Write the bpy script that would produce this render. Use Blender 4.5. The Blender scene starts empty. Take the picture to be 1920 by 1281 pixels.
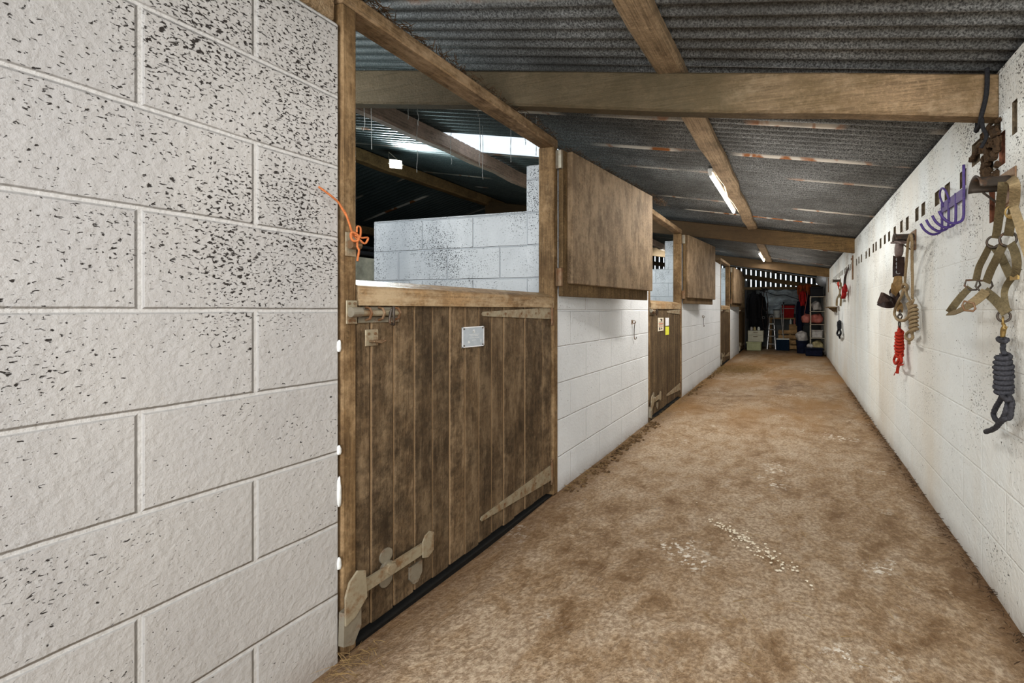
import bpy, math, random
from mathutils import Vector, Matrix
random.seed(7)
sc = bpy.context.scene
col = sc.collection
R = math.radians
# ------------------------------------------------------------------ camera frame
TH = R(16.5); CT, ST = math.cos(TH), math.sin(TH)
F = 891*CT; CX = 1489 - F*math.tan(TH); CY = 582.0; H = 1.11
WL = -1.384     # face of the block wall with the stable doors
WR = 0.755      # face of the opposite wall

def _ray(x, y):
    u = (x-CX)/F; v = -(y-CY)/F
    return Vector((-ST+u*CT, CT+u*ST, v))
def onX(x, y, X):           # point seen at (x, y) on the plane X = const
    r = _ray(x, y); t = X/r.x
    return Vector((X, t*r.y, H+t*r.z))
def onY(x, y, Y):
    r = _ray(x, y); t = Y/r.y
    return Vector((t*r.x, Y, H+t*r.z))
def roof_z(X):
    return 2.06+.168*(.755-X)

# ------------------------------------------------------------------ material helpers
class N:
    def __init__(s, name):
        s.m = bpy.data.materials.new(name); s.m.use_nodes = True
        s.t = s.m.node_tree; s.t.nodes.clear()
        s.out = s.t.nodes.new('ShaderNodeOutputMaterial')
        s.b = s.t.nodes.new('ShaderNodeBsdfPrincipled')
        s.t.links.new(s.b.outputs[0], s.out.inputs[0])
        s.c = s.t.nodes.new('ShaderNodeTexCoord')
    def n(s, typ, **kw):
        nd = s.t.nodes.new(typ)
        for k, v in kw.items(): setattr(nd, k, v)
        return nd
    def l(s, a, b): s.t.links.new(a, b)
    def pos(s, scale=(1, 1, 1), loc=(0, 0, 0), rot=(0, 0, 0)):
        mp = s.n('ShaderNodeMapping'); s.l(s.c.outputs['Object'], mp.inputs[0])
        mp.inputs['Scale'].default_value = scale; mp.inputs['Location'].default_value = loc
        mp.inputs['Rotation'].default_value = rot
        return mp.outputs[0]
    def noise(s, vec, scale, detail=4, rough=.55, dist=0):
        nd = s.n('ShaderNodeTexNoise'); s.l(vec, nd.inputs['Vector'])
        nd.inputs['Scale'].default_value = scale; nd.inputs['Detail'].default_value = detail
        nd.inputs['Roughness'].default_value = rough; nd.inputs['Distortion'].default_value = dist
        return nd.outputs['Fac']
    def ramp(s, fac, stops):
        r = s.n('ShaderNodeValToRGB'); s.l(fac, r.inputs[0]); e = r.color_ramp.elements
        while len(e) < len(stops): e.new(.5)
        for i, (p, c) in enumerate(stops):
            e[i].position = p
            e[i].color = (c, c, c, 1) if isinstance(c, (int, float)) else (*c, 1)
        return r.outputs[0]
    def math(s, op, a, b=None, clamp=False):
        nd = s.n('ShaderNodeMath', operation=op, use_clamp=clamp)
        for i, v in enumerate((a, b)):
            if v is None: continue
            if isinstance(v, (int, float)): nd.inputs[i].default_value = v
            else: s.l(v, nd.inputs[i])
        return nd.outputs[0]
    def mix(s, fac, a, b, mode='MIX'):
        nd = s.n('ShaderNodeMix', data_type='RGBA', blend_type=mode)
        for i, v in ((0, fac), (6, a), (7, b)):
            if isinstance(v, (int, float)): nd.inputs[i].default_value = v
            elif isinstance(v, tuple): nd.inputs[i].default_value = (*v, 1)
            else: s.l(v, nd.inputs[i])
        return nd.outputs[2]
    def bump(s, h, strength=.5, dist=.01, prev=None):
        nd = s.n('ShaderNodeBump'); s.l(h, nd.inputs['Height'])
        nd.inputs['Strength'].default_value = strength; nd.inputs['Distance'].default_value = dist
        if prev is not None: s.l(prev, nd.inputs['Normal'])
        return nd.outputs[0]
    def sep(s):
        nd = s.n('ShaderNodeSeparateXYZ'); s.l(s.c.outputs['Object'], nd.inputs[0]); return nd.outputs
    def fin(s, colr, rough=.8, normal=None, metal=0.0, spec=.3):
        if isinstance(colr, tuple): s.b.inputs['Base Color'].default_value = (*colr, 1)
        else: s.l(colr, s.b.inputs['Base Color'])
        if isinstance(rough, (int, float)): s.b.inputs['Roughness'].default_value = rough
        else: s.l(rough, s.b.inputs['Roughness'])
        if isinstance(metal, (int, float)): s.b.inputs['Metallic'].default_value = metal
        else: s.l(metal, s.b.inputs['Metallic'])
        s.b.inputs['Specular IOR Level'].default_value = spec
        if normal is not None: s.l(normal, s.b.inputs['Normal'])
        return s.m

def block_mat(name, base, dark, axis='Y', pit=1.0, joint=.006, relief=1.0, tint=None, jcol=None, pscale=125, smooth_j=.7, ymax=None, jmix=.5):
    """painted concrete blocks: courses of .225, open-textured faces with dark pits"""
    m = N(name); o = m.sep()
    cmb = m.n('ShaderNodeCombineXYZ')
    hc = o[1] if axis == 'Y' else o[0]
    if ymax: hc = m.math('MINIMUM', hc, ymax)
    m.l(m.math('SUBTRACT', hc, .638 if axis == 'Y' else -3.14+.02), cmb.inputs[0])
    wob = m.math('MULTIPLY', m.math('SUBTRACT', m.noise(m.pos(), 3.2, 3), .5), .010)
    m.l(m.math('ADD', m.math('ADD', o[2], .015), wob), cmb.inputs[1])
    br = m.n('ShaderNodeTexBrick'); m.l(cmb.outputs[0], br.inputs['Vector'])
    br.offset = .5
    br.inputs['Scale'].default_value = 1; br.inputs['Brick Width'].default_value = .45
    br.inputs['Row Height'].default_value = .225; br.inputs['Mortar Size'].default_value = joint
    br.inputs['Mortar Smooth'].default_value = smooth_j
    br.inputs['Color1'].default_value = (0, 0, 0, 1); br.inputs['Color2'].default_value = (1, 1, 1, 1)
    br.inputs['Mortar'].default_value = (.5, .5, .5, 1)
    joint_f = br.outputs['Fac']
    big = m.noise(m.pos(), 1.7, 4, .6)
    mid = m.noise(m.pos(), 14, 5, .65)
    # pits
    pv = m.n('ShaderNodeMapping'); m.l(m.c.outputs['Object'], pv.inputs[0])
    pv.inputs['Scale'].default_value = (1, .8, 1.25); pv.inputs['Rotation'].default_value = (R(24), 0, 0)
    nz = m.n('ShaderNodeTexNoise'); m.l(pv.outputs[0], nz.inputs['Vector']); nz.inputs['Scale'].default_value = pscale; nz.inputs['Detail'].default_value = 3
    nz.inputs['Roughness'].default_value = .5; nz.inputs['Distortion'].default_value = .6
    zone = m.noise(m.pos(loc=(3, 1, 7)), 2.6, 3, .6)
    hi = m.math('MULTIPLY', m.math('SUBTRACT', m.math('MINIMUM', o[2], 2.0), 1.15), .13)
    zone = m.math('ADD', zone, m.math('MULTIPLY', hi, 1.0))
    perb = m.math('MULTIPLY', m.math('SUBTRACT', br.outputs['Color'], .5), .035)
    thr = m.math('SUBTRACT', .842, m.math('MULTIPLY', m.math('ADD', zone, perb), .42*pit))
    pitf = m.math('MULTIPLY', m.math('SUBTRACT', nz.outputs['Fac'], thr), 18, True)
    pitf = m.math('MULTIPLY', pitf, m.math('SUBTRACT', 1.0, m.math('MULTIPLY', joint_f, .9)), True)
    c = m.ramp(big, [(.3, tuple(v*.86 for v in base)), (.62, base)])
    c = m.mix(m.math('MULTIPLY', mid, .35), c, tuple(min(1, v*1.12) for v in base))
    if tint:
        tz = m.ramp(m.noise(m.pos((1, 1, .35), loc=(9, 4, 2)), 1.1, 4, .6), [(.45, 0.0), (.72, .8)])
        c = m.mix(tz, c, tint)
    c = m.mix(m.math('MULTIPLY', joint_f, jmix), c, jcol or tuple(min(1, v*1.14) for v in base))
    # grime just above the floor
    gr = m.math('MULTIPLY', m.math('SUBTRACT', .10, o[2], True), 6.0, True)
    gr = m.math('MULTIPLY', gr, m.noise(m.pos(), 9, 4), True)
    c = m.mix(gr, c, (.22, .14, .08))
    c = m.mix(pitf, c, dark)
    h = m.math('ADD', m.math('MULTIPLY', m.noise(m.pos(), 55, 4, .6), .0035), m.math('MULTIPLY', mid, .004))
    h = m.math('SUBTRACT', h, m.math('MULTIPLY', joint_f, .0060*relief))
    h = m.math('SUBTRACT', h, m.math('MULTIPLY', pitf, .003))
    nrm = m.bump(h, 1.0, 1.0)
    return m.fin(c, .72, nrm, spec=.25)

def wood_mat(name, light, dark, axis=2, grain=1.0, stain=None, blotch=.5, rough=.75, seed=0.0, bump=1.0, boards=False, dust=None, along=1.6, dthr=.46, fade=None, sthr=.5):
    m = N(name)
    sc_ = [38*grain]*3; sc_[axis] = along
    g = m.noise(m.pos(tuple(sc_), loc=(seed, seed, seed)), 1, 6, .62, .6)
    sf = [150*grain]*3; sf[axis] = 5
    fine = m.noise(m.pos(tuple(sf)), 1, 3, .6)
    big = m.noise(m.pos(loc=(seed*2, 3, 1)), 5, 5, .68)
    dots = m.noise(m.pos(), 70, 3, .7)
    f = m.math('ADD', m.math('MULTIPLY', g, .55), m.math('MULTIPLY', big, blotch))
    c = m.ramp(f, [(.32, dark), (.66, light)])
    c = m.mix(m.ramp(fine, [(.35, .45), (.6, 0.0)]), c, tuple(v*.45 for v in dark))
    c = m.mix(m.ramp(m.math('ADD', m.math('MULTIPLY', dots, .6), m.math('MULTIPLY', big, .4)), [(.5, 0.0), (.62, .55)]), c, tuple(min(1, v*1.35) for v in light))
    if dust:
        ds = m.ramp(m.math('ADD', m.math('MULTIPLY', m.noise(m.pos(tuple(1.6 if i == axis else 5 for i in range(3)), loc=(1, seed, 3)), 2.0, 5, .7), .7), m.math('MULTIPLY', m.noise(m.pos(), 24, 5, .75), .3)), [(dthr, 0.0), (dthr+.13, .9)])
        c = m.mix(ds, c, dust)
    if stain:
        sn = m.math('ADD', m.math('MULTIPLY', m.noise(m.pos(loc=(5, 2, seed)), 2.5, 6, .72), .68), m.math('MULTIPLY', m.noise(m.pos(loc=(2, 5, seed)), 26, 5, .75), .32))
        c = m.mix(m.ramp(sn, [(sthr, 0.0), (sthr+.13, .75)]), c, stain)
    if boards:
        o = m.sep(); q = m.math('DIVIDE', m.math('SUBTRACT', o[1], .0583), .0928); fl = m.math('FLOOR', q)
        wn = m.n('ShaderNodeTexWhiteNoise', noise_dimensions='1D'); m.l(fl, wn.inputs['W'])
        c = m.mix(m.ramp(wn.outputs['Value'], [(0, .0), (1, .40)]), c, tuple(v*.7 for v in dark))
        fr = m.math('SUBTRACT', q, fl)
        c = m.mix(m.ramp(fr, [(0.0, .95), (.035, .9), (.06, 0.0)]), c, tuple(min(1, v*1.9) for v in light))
        c = m.mix(m.ramp(fr, [(.945, 0.0), (.965, .95)]), c, tuple(v*.3 for v in dark))  # shade in the board grooves, painted into the colour
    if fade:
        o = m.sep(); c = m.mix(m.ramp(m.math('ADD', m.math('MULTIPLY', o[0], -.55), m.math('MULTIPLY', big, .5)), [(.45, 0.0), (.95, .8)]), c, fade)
    h = m.math('ADD', m.math('MULTIPLY', g, .0025), m.math('ADD', m.math('MULTIPLY', fine, .0012), m.math('MULTIPLY', dots, .002)))
    return m.fin(c, rough, m.bump(h, bump, 1.0), spec=.25)

def metal_mat(name, c1, c2, rust=(.17, .085, .04), amount=.5, rough=.5, metal=.6):
    m = N(name)
    a = m.noise(m.pos(), 35, 5, .65)
    c = m.mix(a, c1, c2)
    rf = m.ramp(m.noise(m.pos(loc=(4, 4, 4)), 22, 5, .7), [(.62-.25*amount, 0.0), (.78-.2*amount, 1.0)])
    c = m.mix(rf, c, rust)
    return m.fin(c, .55, m.bump(m.math('MULTIPLY', a, .002), .8, 1.0), m.math('MULTIPLY', m.math('SUBTRACT', 1.0, rf), metal), .4)

def plain_mat(name, colr, rough=.7, metal=0.0, var=.25, bump=.0015, scale=40, spec=.3):
    m = N(name)
    a = m.noise(m.pos(), scale, 4, .6)
    c = m.mix(m.ramp(a, [(.3, 1.0), (.65, 0.0)]), colr, tuple(v*(1-var) for v in colr))
    return m.fin(c, rough, m.bump(m.math('MULTIPLY', a, bump), 1.0, 1.0), metal, spec)

def emit_mat(name, colr, strength):
    m = N(name)
    m.b.inputs['Base Color'].default_value = (.8, .8, .8, 1)
    m.b.inputs['Emission Color'].default_value = (*colr, 1); m.b.inputs['Emission Strength'].default_value = strength
    return m.m

M = {}
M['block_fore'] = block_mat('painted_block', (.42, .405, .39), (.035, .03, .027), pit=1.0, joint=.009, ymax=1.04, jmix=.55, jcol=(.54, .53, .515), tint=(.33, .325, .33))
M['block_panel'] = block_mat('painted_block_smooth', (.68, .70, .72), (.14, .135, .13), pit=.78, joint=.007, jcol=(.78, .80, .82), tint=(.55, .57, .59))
M['block_right'] = block_mat('painted_block_right', (.76, .79, .78), (.10, .09, .08), pit=.95, joint=.006, relief=.25, jmix=.1, tint=(.66, .61, .52))
M['block_inner'] = block_mat('painted_block_blue', (.66, .68, .69), (.08, .085, .09), axis='X', pit=.95, joint=.006, tint=(.30, .32, .34), jcol=(.50, .54, .57), relief=1.3)
M['block_back'] = block_mat('painted_block_back', (.16, .17, .165), (.04, .04, .04), axis='X', pit=.8, tint=(.08, .08, .07))
M['cream'] = plain_mat('cream_wall', (.55, .50, .40), .8, var=.5, scale=7)
M['outer'] = plain_mat('outer_wall', (.10, .09, .08), .9, var=.5, scale=5)
M['brick_bare'] = plain_mat('bare_brick', (.19, .15, .10), .95, var=.65, bump=.006, scale=45)
M['brick_red'] = plain_mat('bare_red_brick', (.22, .10, .06), .95, var=.6, bump=.008, scale=40)
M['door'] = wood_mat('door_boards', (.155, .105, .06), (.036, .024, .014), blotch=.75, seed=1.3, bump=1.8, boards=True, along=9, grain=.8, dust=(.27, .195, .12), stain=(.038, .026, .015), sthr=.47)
M['door_batten'] = wood_mat('door_boards_pale', (.36, .235, .12), (.13, .08, .04), blotch=.5, seed=2.3)
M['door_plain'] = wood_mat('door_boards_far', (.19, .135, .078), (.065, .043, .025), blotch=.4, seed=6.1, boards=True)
M['frame'] = wood_mat('frame_timber', (.20, .13, .066), (.05, .029, .013), blotch=.7, seed=4.2, dust=(.33, .23, .13), dthr=.50, stain=(.09, .05, .022), along=6)
M['lintel'] = wood_mat('lintel_timber', (.25, .17, .095), (.07, .042, .022), axis=1, blotch=.6, seed=3.3, dust=(.36, .26, .165))
M['ply'] = wood_mat('shutter_ply', (.225, .16, .10), (.085, .058, .034), blotch=.6, grain=.8, seed=8.0, dust=(.29, .215, .14))
M['ply_dark'] = wood_mat('shutter_frame', (.20, .135, .07), (.07, .045, .022), blotch=.5, seed=9.0)
M['capping'] = wood_mat('capping', (.34, .225, .12), (.13, .078, .036), axis=1, blotch=.6, seed=2.0, rough=.5, dust=(.45, .35, .23))
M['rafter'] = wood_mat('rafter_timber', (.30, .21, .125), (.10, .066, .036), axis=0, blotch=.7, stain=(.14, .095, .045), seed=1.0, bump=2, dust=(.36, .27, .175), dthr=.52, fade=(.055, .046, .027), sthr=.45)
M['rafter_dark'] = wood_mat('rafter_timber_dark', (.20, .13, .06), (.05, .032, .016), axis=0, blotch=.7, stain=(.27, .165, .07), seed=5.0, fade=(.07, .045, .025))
M['purlin'] = wood_mat('purlin_timber', (.34, .25, .16), (.08, .055, .032), axis=1, blotch=.8, stain=(.12, .08, .05), seed=2.7, bump=1.6)
M['purlin_web'] = wood_mat('purlin_cobwebbed', (.30, .23, .18), (.05, .035, .025), axis=1, blotch=.9, stain=(.42, .30, .24), seed=7.7)
M['galv'] = metal_mat('galvanised', (.40, .37, .30), (.26, .23, .18), amount=.35)
M['galv_pale'] = metal_mat('galvanised_pale', (.44, .39, .29), (.26, .22, .15), rust=(.20, .12, .06), amount=.6, metal=.35)
M['rusty'] = metal_mat('rusty_metal', (.30, .22, .14), (.20, .13, .08), amount=.8)
M['dark_iron'] = metal_mat('dark_iron', (.06, .05, .045), (.12, .10, .08), amount=.35)
M['brass'] = metal_mat('brass', (.45, .33, .14), (.30, .20, .08), amount=.1, metal=.8)
M['webbing'] = plain_mat('olive_webbing', (.17, .135, .075), .85, var=.4, bump=.003, scale=120)
M['webbing_pale'] = plain_mat('tan_webbing', (.27, .205, .115), .85, var=.35, bump=.003, scale=120)
M['leather'] = plain_mat('dark_leather', (.055, .035, .03), .5, var=.5, scale=30)
M['leather_brown'] = plain_mat('brown_leather', (.16, .115, .10), .65, var=.45, scale=60)
M['leather_tan'] = plain_mat('tan_leather', (.30, .19, .08), .55, var=.5, scale=40)
M['rope_tan'] = plain_mat('tan_rope', (.36, .27, .16), .9, var=.4, bump=.004, scale=160)
M['rope_grey'] = plain_mat('grey_rope', (.075, .075, .085), .9, var=.5, bump=.004, scale=160)
M['rope_black'] = plain_mat('black_rope', (.03, .03, .033), .9, var=.5, bump=.003, scale=160)
M['rope_red'] = plain_mat('red_rope', (.52, .05, .025), .85, var=.5, bump=.004, scale=160)
M['twine'] = plain_mat('orange_twine', (.55, .19, .07), .8, var=.4, scale=120)
M['purple'] = plain_mat('purple_coated', (.10, .065, .23), .45, var=.35, scale=60)
M['plate'] = plain_mat('grey_plate', (.42, .46, .50), .4, var=.1)
M['plate_text'] = plain_mat('plate_text', (.62, .64, .64), .5, var=.1)
M['paper'] = plain_mat('cream_paper', (.75, .68, .55), .7, var=.15)
M['paper_white'] = plain_mat('white_paper', (.78, .78, .80), .7, var=.1)
M['paper_yellow'] = plain_mat('yellow_paper', (.72, .72, .08), .7, var=.1)
M['ink'] = plain_mat('ink', (.05, .04, .04), .7)
M['ink_red'] = plain_mat('red_ink', (.55, .10, .05), .7)
M['white_paint'] = plain_mat('white_paint', (.75, .74, .70), .5, var=.2)
M['black_cloth'] = plain_mat('black_cloth', (.013, .013, .015), .9, var=.5, bump=.01, scale=18)
M['navy_cloth'] = plain_mat('navy_cloth', (.008, .012, .035), .9, var=.5, bump=.01, scale=18)
M['red_cloth'] = plain_mat('red_cloth', (.40, .02, .02), .85, var=.5, bump=.01, scale=18)
M['orange_cloth'] = plain_mat('orange_cloth', (.38, .09, .02), .85, var=.5, bump=.01, scale=18)
M['pink_bag'] = plain_mat('pink_plastic', (.42, .15, .12), .45, var=.4, bump=.01, scale=14)
M['white_bag'] = plain_mat('white_plastic', (.44, .42, .40), .5, var=.4, bump=.01, scale=14)
M['sack'] = plain_mat('pale_sack', (.42, .36, .20), .7, var=.4, bump=.01, scale=14)
M['cream_metal'] = plain_mat('cream_enamel', (.46, .45, .36), .5, var=.2, scale=6)
M['cream_green'] = plain_mat('cream_green_plastic', (.42, .44, .27), .6, var=.25, scale=6)
M['bucket'] = plain_mat('white_bucket', (.62, .64, .60), .5, var=.2, scale=10)
M['blue_bristle'] = plain_mat('blue_bristles', (.01, .03, .06), .8, var=.4)
M['alu'] = plain_mat('aluminium', (.38, .39, .40), .35, metal=.6, var=.2)
M['pallet'] = wood_mat('pallet_wood', (.50, .33, .16), (.16, .09, .04), axis=0, seed=11)
M['board_out'] = wood_mat('cladding_boards', (.10, .10, .09), (.03, .03, .028), axis=2, seed=12)
M['hay'] = plain_mat('hay', (.36, .25, .12), .95, var=.5)
M['debris'] = plain_mat('brown_debris', (.10, .062, .034), .95, var=.6, bump=.01)
M['crumbs'] = plain_mat('brown_crumbs', (.19, .12, .065), .95, var=.6, bump=.01)
M['web'] = plain_mat('cobweb', (.42, .42, .40), .9, var=.2)
M['leaf'] = plain_mat('outside_leaf', (.10, .20, .04), .7, var=.5, scale=5)
M['wet_sill'] = plain_mat('wet_sill', (.012, .010, .008), .9, var=.4)
M['bench'] = plain_mat('green_plastic', (.03, .07, .05), .6)
M['foam'] = plain_mat('white_foam', (.75, .76, .74), .9)
M['tube'] = emit_mat('lit_tube', (1, .97, .90), 26)
M['flood'] = emit_mat('lit_floodlight', (.86, .97, 1), 90)

def tarp_mat():
    m = N('white_tarp')
    a = m.noise(m.pos((1.2, 1, 3)), 2.2, 5, .6, 1.5)
    c = m.mix(m.ramp(a, [(.35, 1.0), (.6, 0.0)]), (.50, .55, .56), (.26, .29, .31))
    return m.fin(c, .5, m.bump(m.math('MULTIPLY', a, .08), 1, 1))
M['tarp'] = tarp_mat()

def floor_mat():
    m = N('dirt_concrete')
    big = m.noise(m.pos((1, .6, 1)), 1.3, 6, .62, .4)
    mid = m.noise(m.pos((1, .8, 1)), 7, 6, .7, .3)
    fine = m.noise(m.pos(), 60, 5, .7)
    f = m.math('ADD', m.math('MULTIPLY', big, .5), m.math('MULTIPLY', mid, .5))
    c = m.ramp(f, [(.39, (.19, .115, .058)), (.47, (.36, .26, .165)), (.55, (.48, .385, .285))])
    c = m.mix(m.ramp(fine, [(.42, .6), (.60, 0.0)]), c, (.15, .09, .045))
    c = m.mix(m.ramp(m.noise(m.pos(loc=(2, 2, 2)), 28, 5, .75), [(.56, 0.0), (.70, .6)]), c, (.55, .45, .33))
    # pale worn chips
    chips = m.math('MULTIPLY', m.ramp(m.noise(m.pos(loc=(7, 3, 0)), 2.1, 3, .5), [(.60, 0.0), (.68, 1.0)]), m.ramp(m.noise(m.pos(), 33, 4, .7), [(.54, 0.0), (.60, 1.0)]))
    c = m.mix(m.math('MULTIPLY', chips, .85), c, (.75, .70, .62))
    # dark stones bedded in
    vo = m.n('ShaderNodeTexVoronoi'); m.l(m.pos((1, 1, 1)), vo.inputs['Vector']); vo.inputs['Scale'].default_value = 26
    st = m.math('MULTIPLY', m.ramp(vo.outputs['Distance'], [(.18, 1.0), (.30, 0.0)]), m.ramp(m.noise(m.pos(loc=(1, 8, 0)), 3, 3), [(.55, 0.0), (.68, .5)]))
    c = m.mix(st, c, (.26, .22, .18))
    # darker brown edges along both walls
    o = m.sep()
    dl = m.math('SUBTRACT', 1.0, m.math('MULTIPLY', m.math('ADD', o[0], 1.384), 4.0), True)
    dr = m.math('SUBTRACT', 1.0, m.math('MULTIPLY', m.math('SUBTRACT', .755, o[0]), 7.0), True)
    e = m.math('MULTIPLY', m.math('MAXIMUM', dl, dr), m.math('MULTIPLY', mid, 1.7), True)
    c = m.mix(m.math('MULTIPLY', e, .85), c, (.12, .062, .025))
    far = m.math('MULTIPLY', m.math('SUBTRACT', o[1], 4.0, True), .9, True)
    sat = m.ramp(m.noise(m.pos((1, .5, 1), loc=(4, 4, 4)), 1.8, 5, .6), [(.40, 0.0), (.62, .8)])
    c = m.mix(m.math('MULTIPLY', sat, far), c, (.27, .15, .055))
    h = m.math('ADD', m.math('MULTIPLY', mid, .035), m.math('MULTIPLY', fine, .005))
    h = m.math('ADD', h, m.math('MULTIPLY', m.noise(m.pos((1, .55, 1), rot=(0, 0, .5)), 16, 4, .6, 1.2), .012))
    return m.fin(c, m.ramp(big, [(.3, .55), (.6, .85)]), m.bump(h, .75, 1.0), spec=.3)
M['floor'] = floor_mat()

def roof_mat():
    m = N('corrugated_sheet'); o = m.sep()
    sp = m.noise(m.pos(), 130, 3, .7)
    big = m.noise(m.pos(), 1.6, 5, .6)
    c = m.mix(m.ramp(sp, [(.38, 0.0), (.66, 1.0)]), (.05, .05, .049), (.33, .34, .335))
    c = m.mix(m.ramp(big, [(.35, .7), (.65, 0.0)]), c, (.05, .048, .044))
    # greenish sheets over the stables
    g = m.math('MULTIPLY', m.math('SUBTRACT', -1.5, o[0], True), 1.2, True)
    c = m.mix(m.math('MULTIPLY', g, .55), c, (.045, .075, .075))
    # corroded pale laps every so often along the roof
    lap = None
    for y0 in (1.60, 2.79, 3.40, 3.95, 5.08, 5.75, 6.9, 8.1, 9.2, 10.4):
        d = m.math('ABSOLUTE', m.math('SUBTRACT', o[1], y0))
        k = m.math('SUBTRACT', 1.0, m.math('MULTIPLY', d, 26), True)
        lap = k if lap is None else m.math('MAXIMUM', lap, k)
    along = m.ramp(m.noise(m.pos((1.1, 2.2, 0), loc=(0, 3, 0)), 1.2, 2, .4), [(.46, 0.0), (.56, 1.0)])
    lapf = m.math('MULTIPLY', lap, along, True)
    c = m.mix(m.math('MULTIPLY', lapf, 1.6, True), c, (.56, .52, .46))
    rust = m.math('MULTIPLY', lapf, m.ramp(m.noise(m.pos((3, 3, 0), loc=(6, 0, 0)), 2.1, 3, .5), [(.52, 0.0), (.58, 1.0)]), True)
    c = m.mix(m.math('MULTIPLY', rust, 1.6, True), c, (.30, .12, .04))
    return m.fin(c, m.ramp(sp, [(.3, .6), (.7, .38)]), m.bump(m.math('MULTIPLY', sp, .0015), .8, 1.0), .35, .5)
M['roof'] = roof_mat()

def sky_mat():
    m = N('translucent_sheet')
    a = m.noise(m.pos((1, 20, 1)), 3, 4)
    m.fin(m.mix(a, (.85, .9, .92), (.7, .76, .8)), .5)
    tr = m.n('ShaderNodeBsdfTranslucent'); tr.inputs[0].default_value = (.85, .9, .95, 1)
    mx = m.n('ShaderNodeMixShader'); mx.inputs[0].default_value = .85
    m.l(m.b.outputs[0], mx.inputs[1]); m.l(tr.outputs[0], mx.inputs[2]); m.l(mx.outputs[0], m.out.inputs[0])
    return m.m
M['skylight'] = sky_mat()

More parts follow.
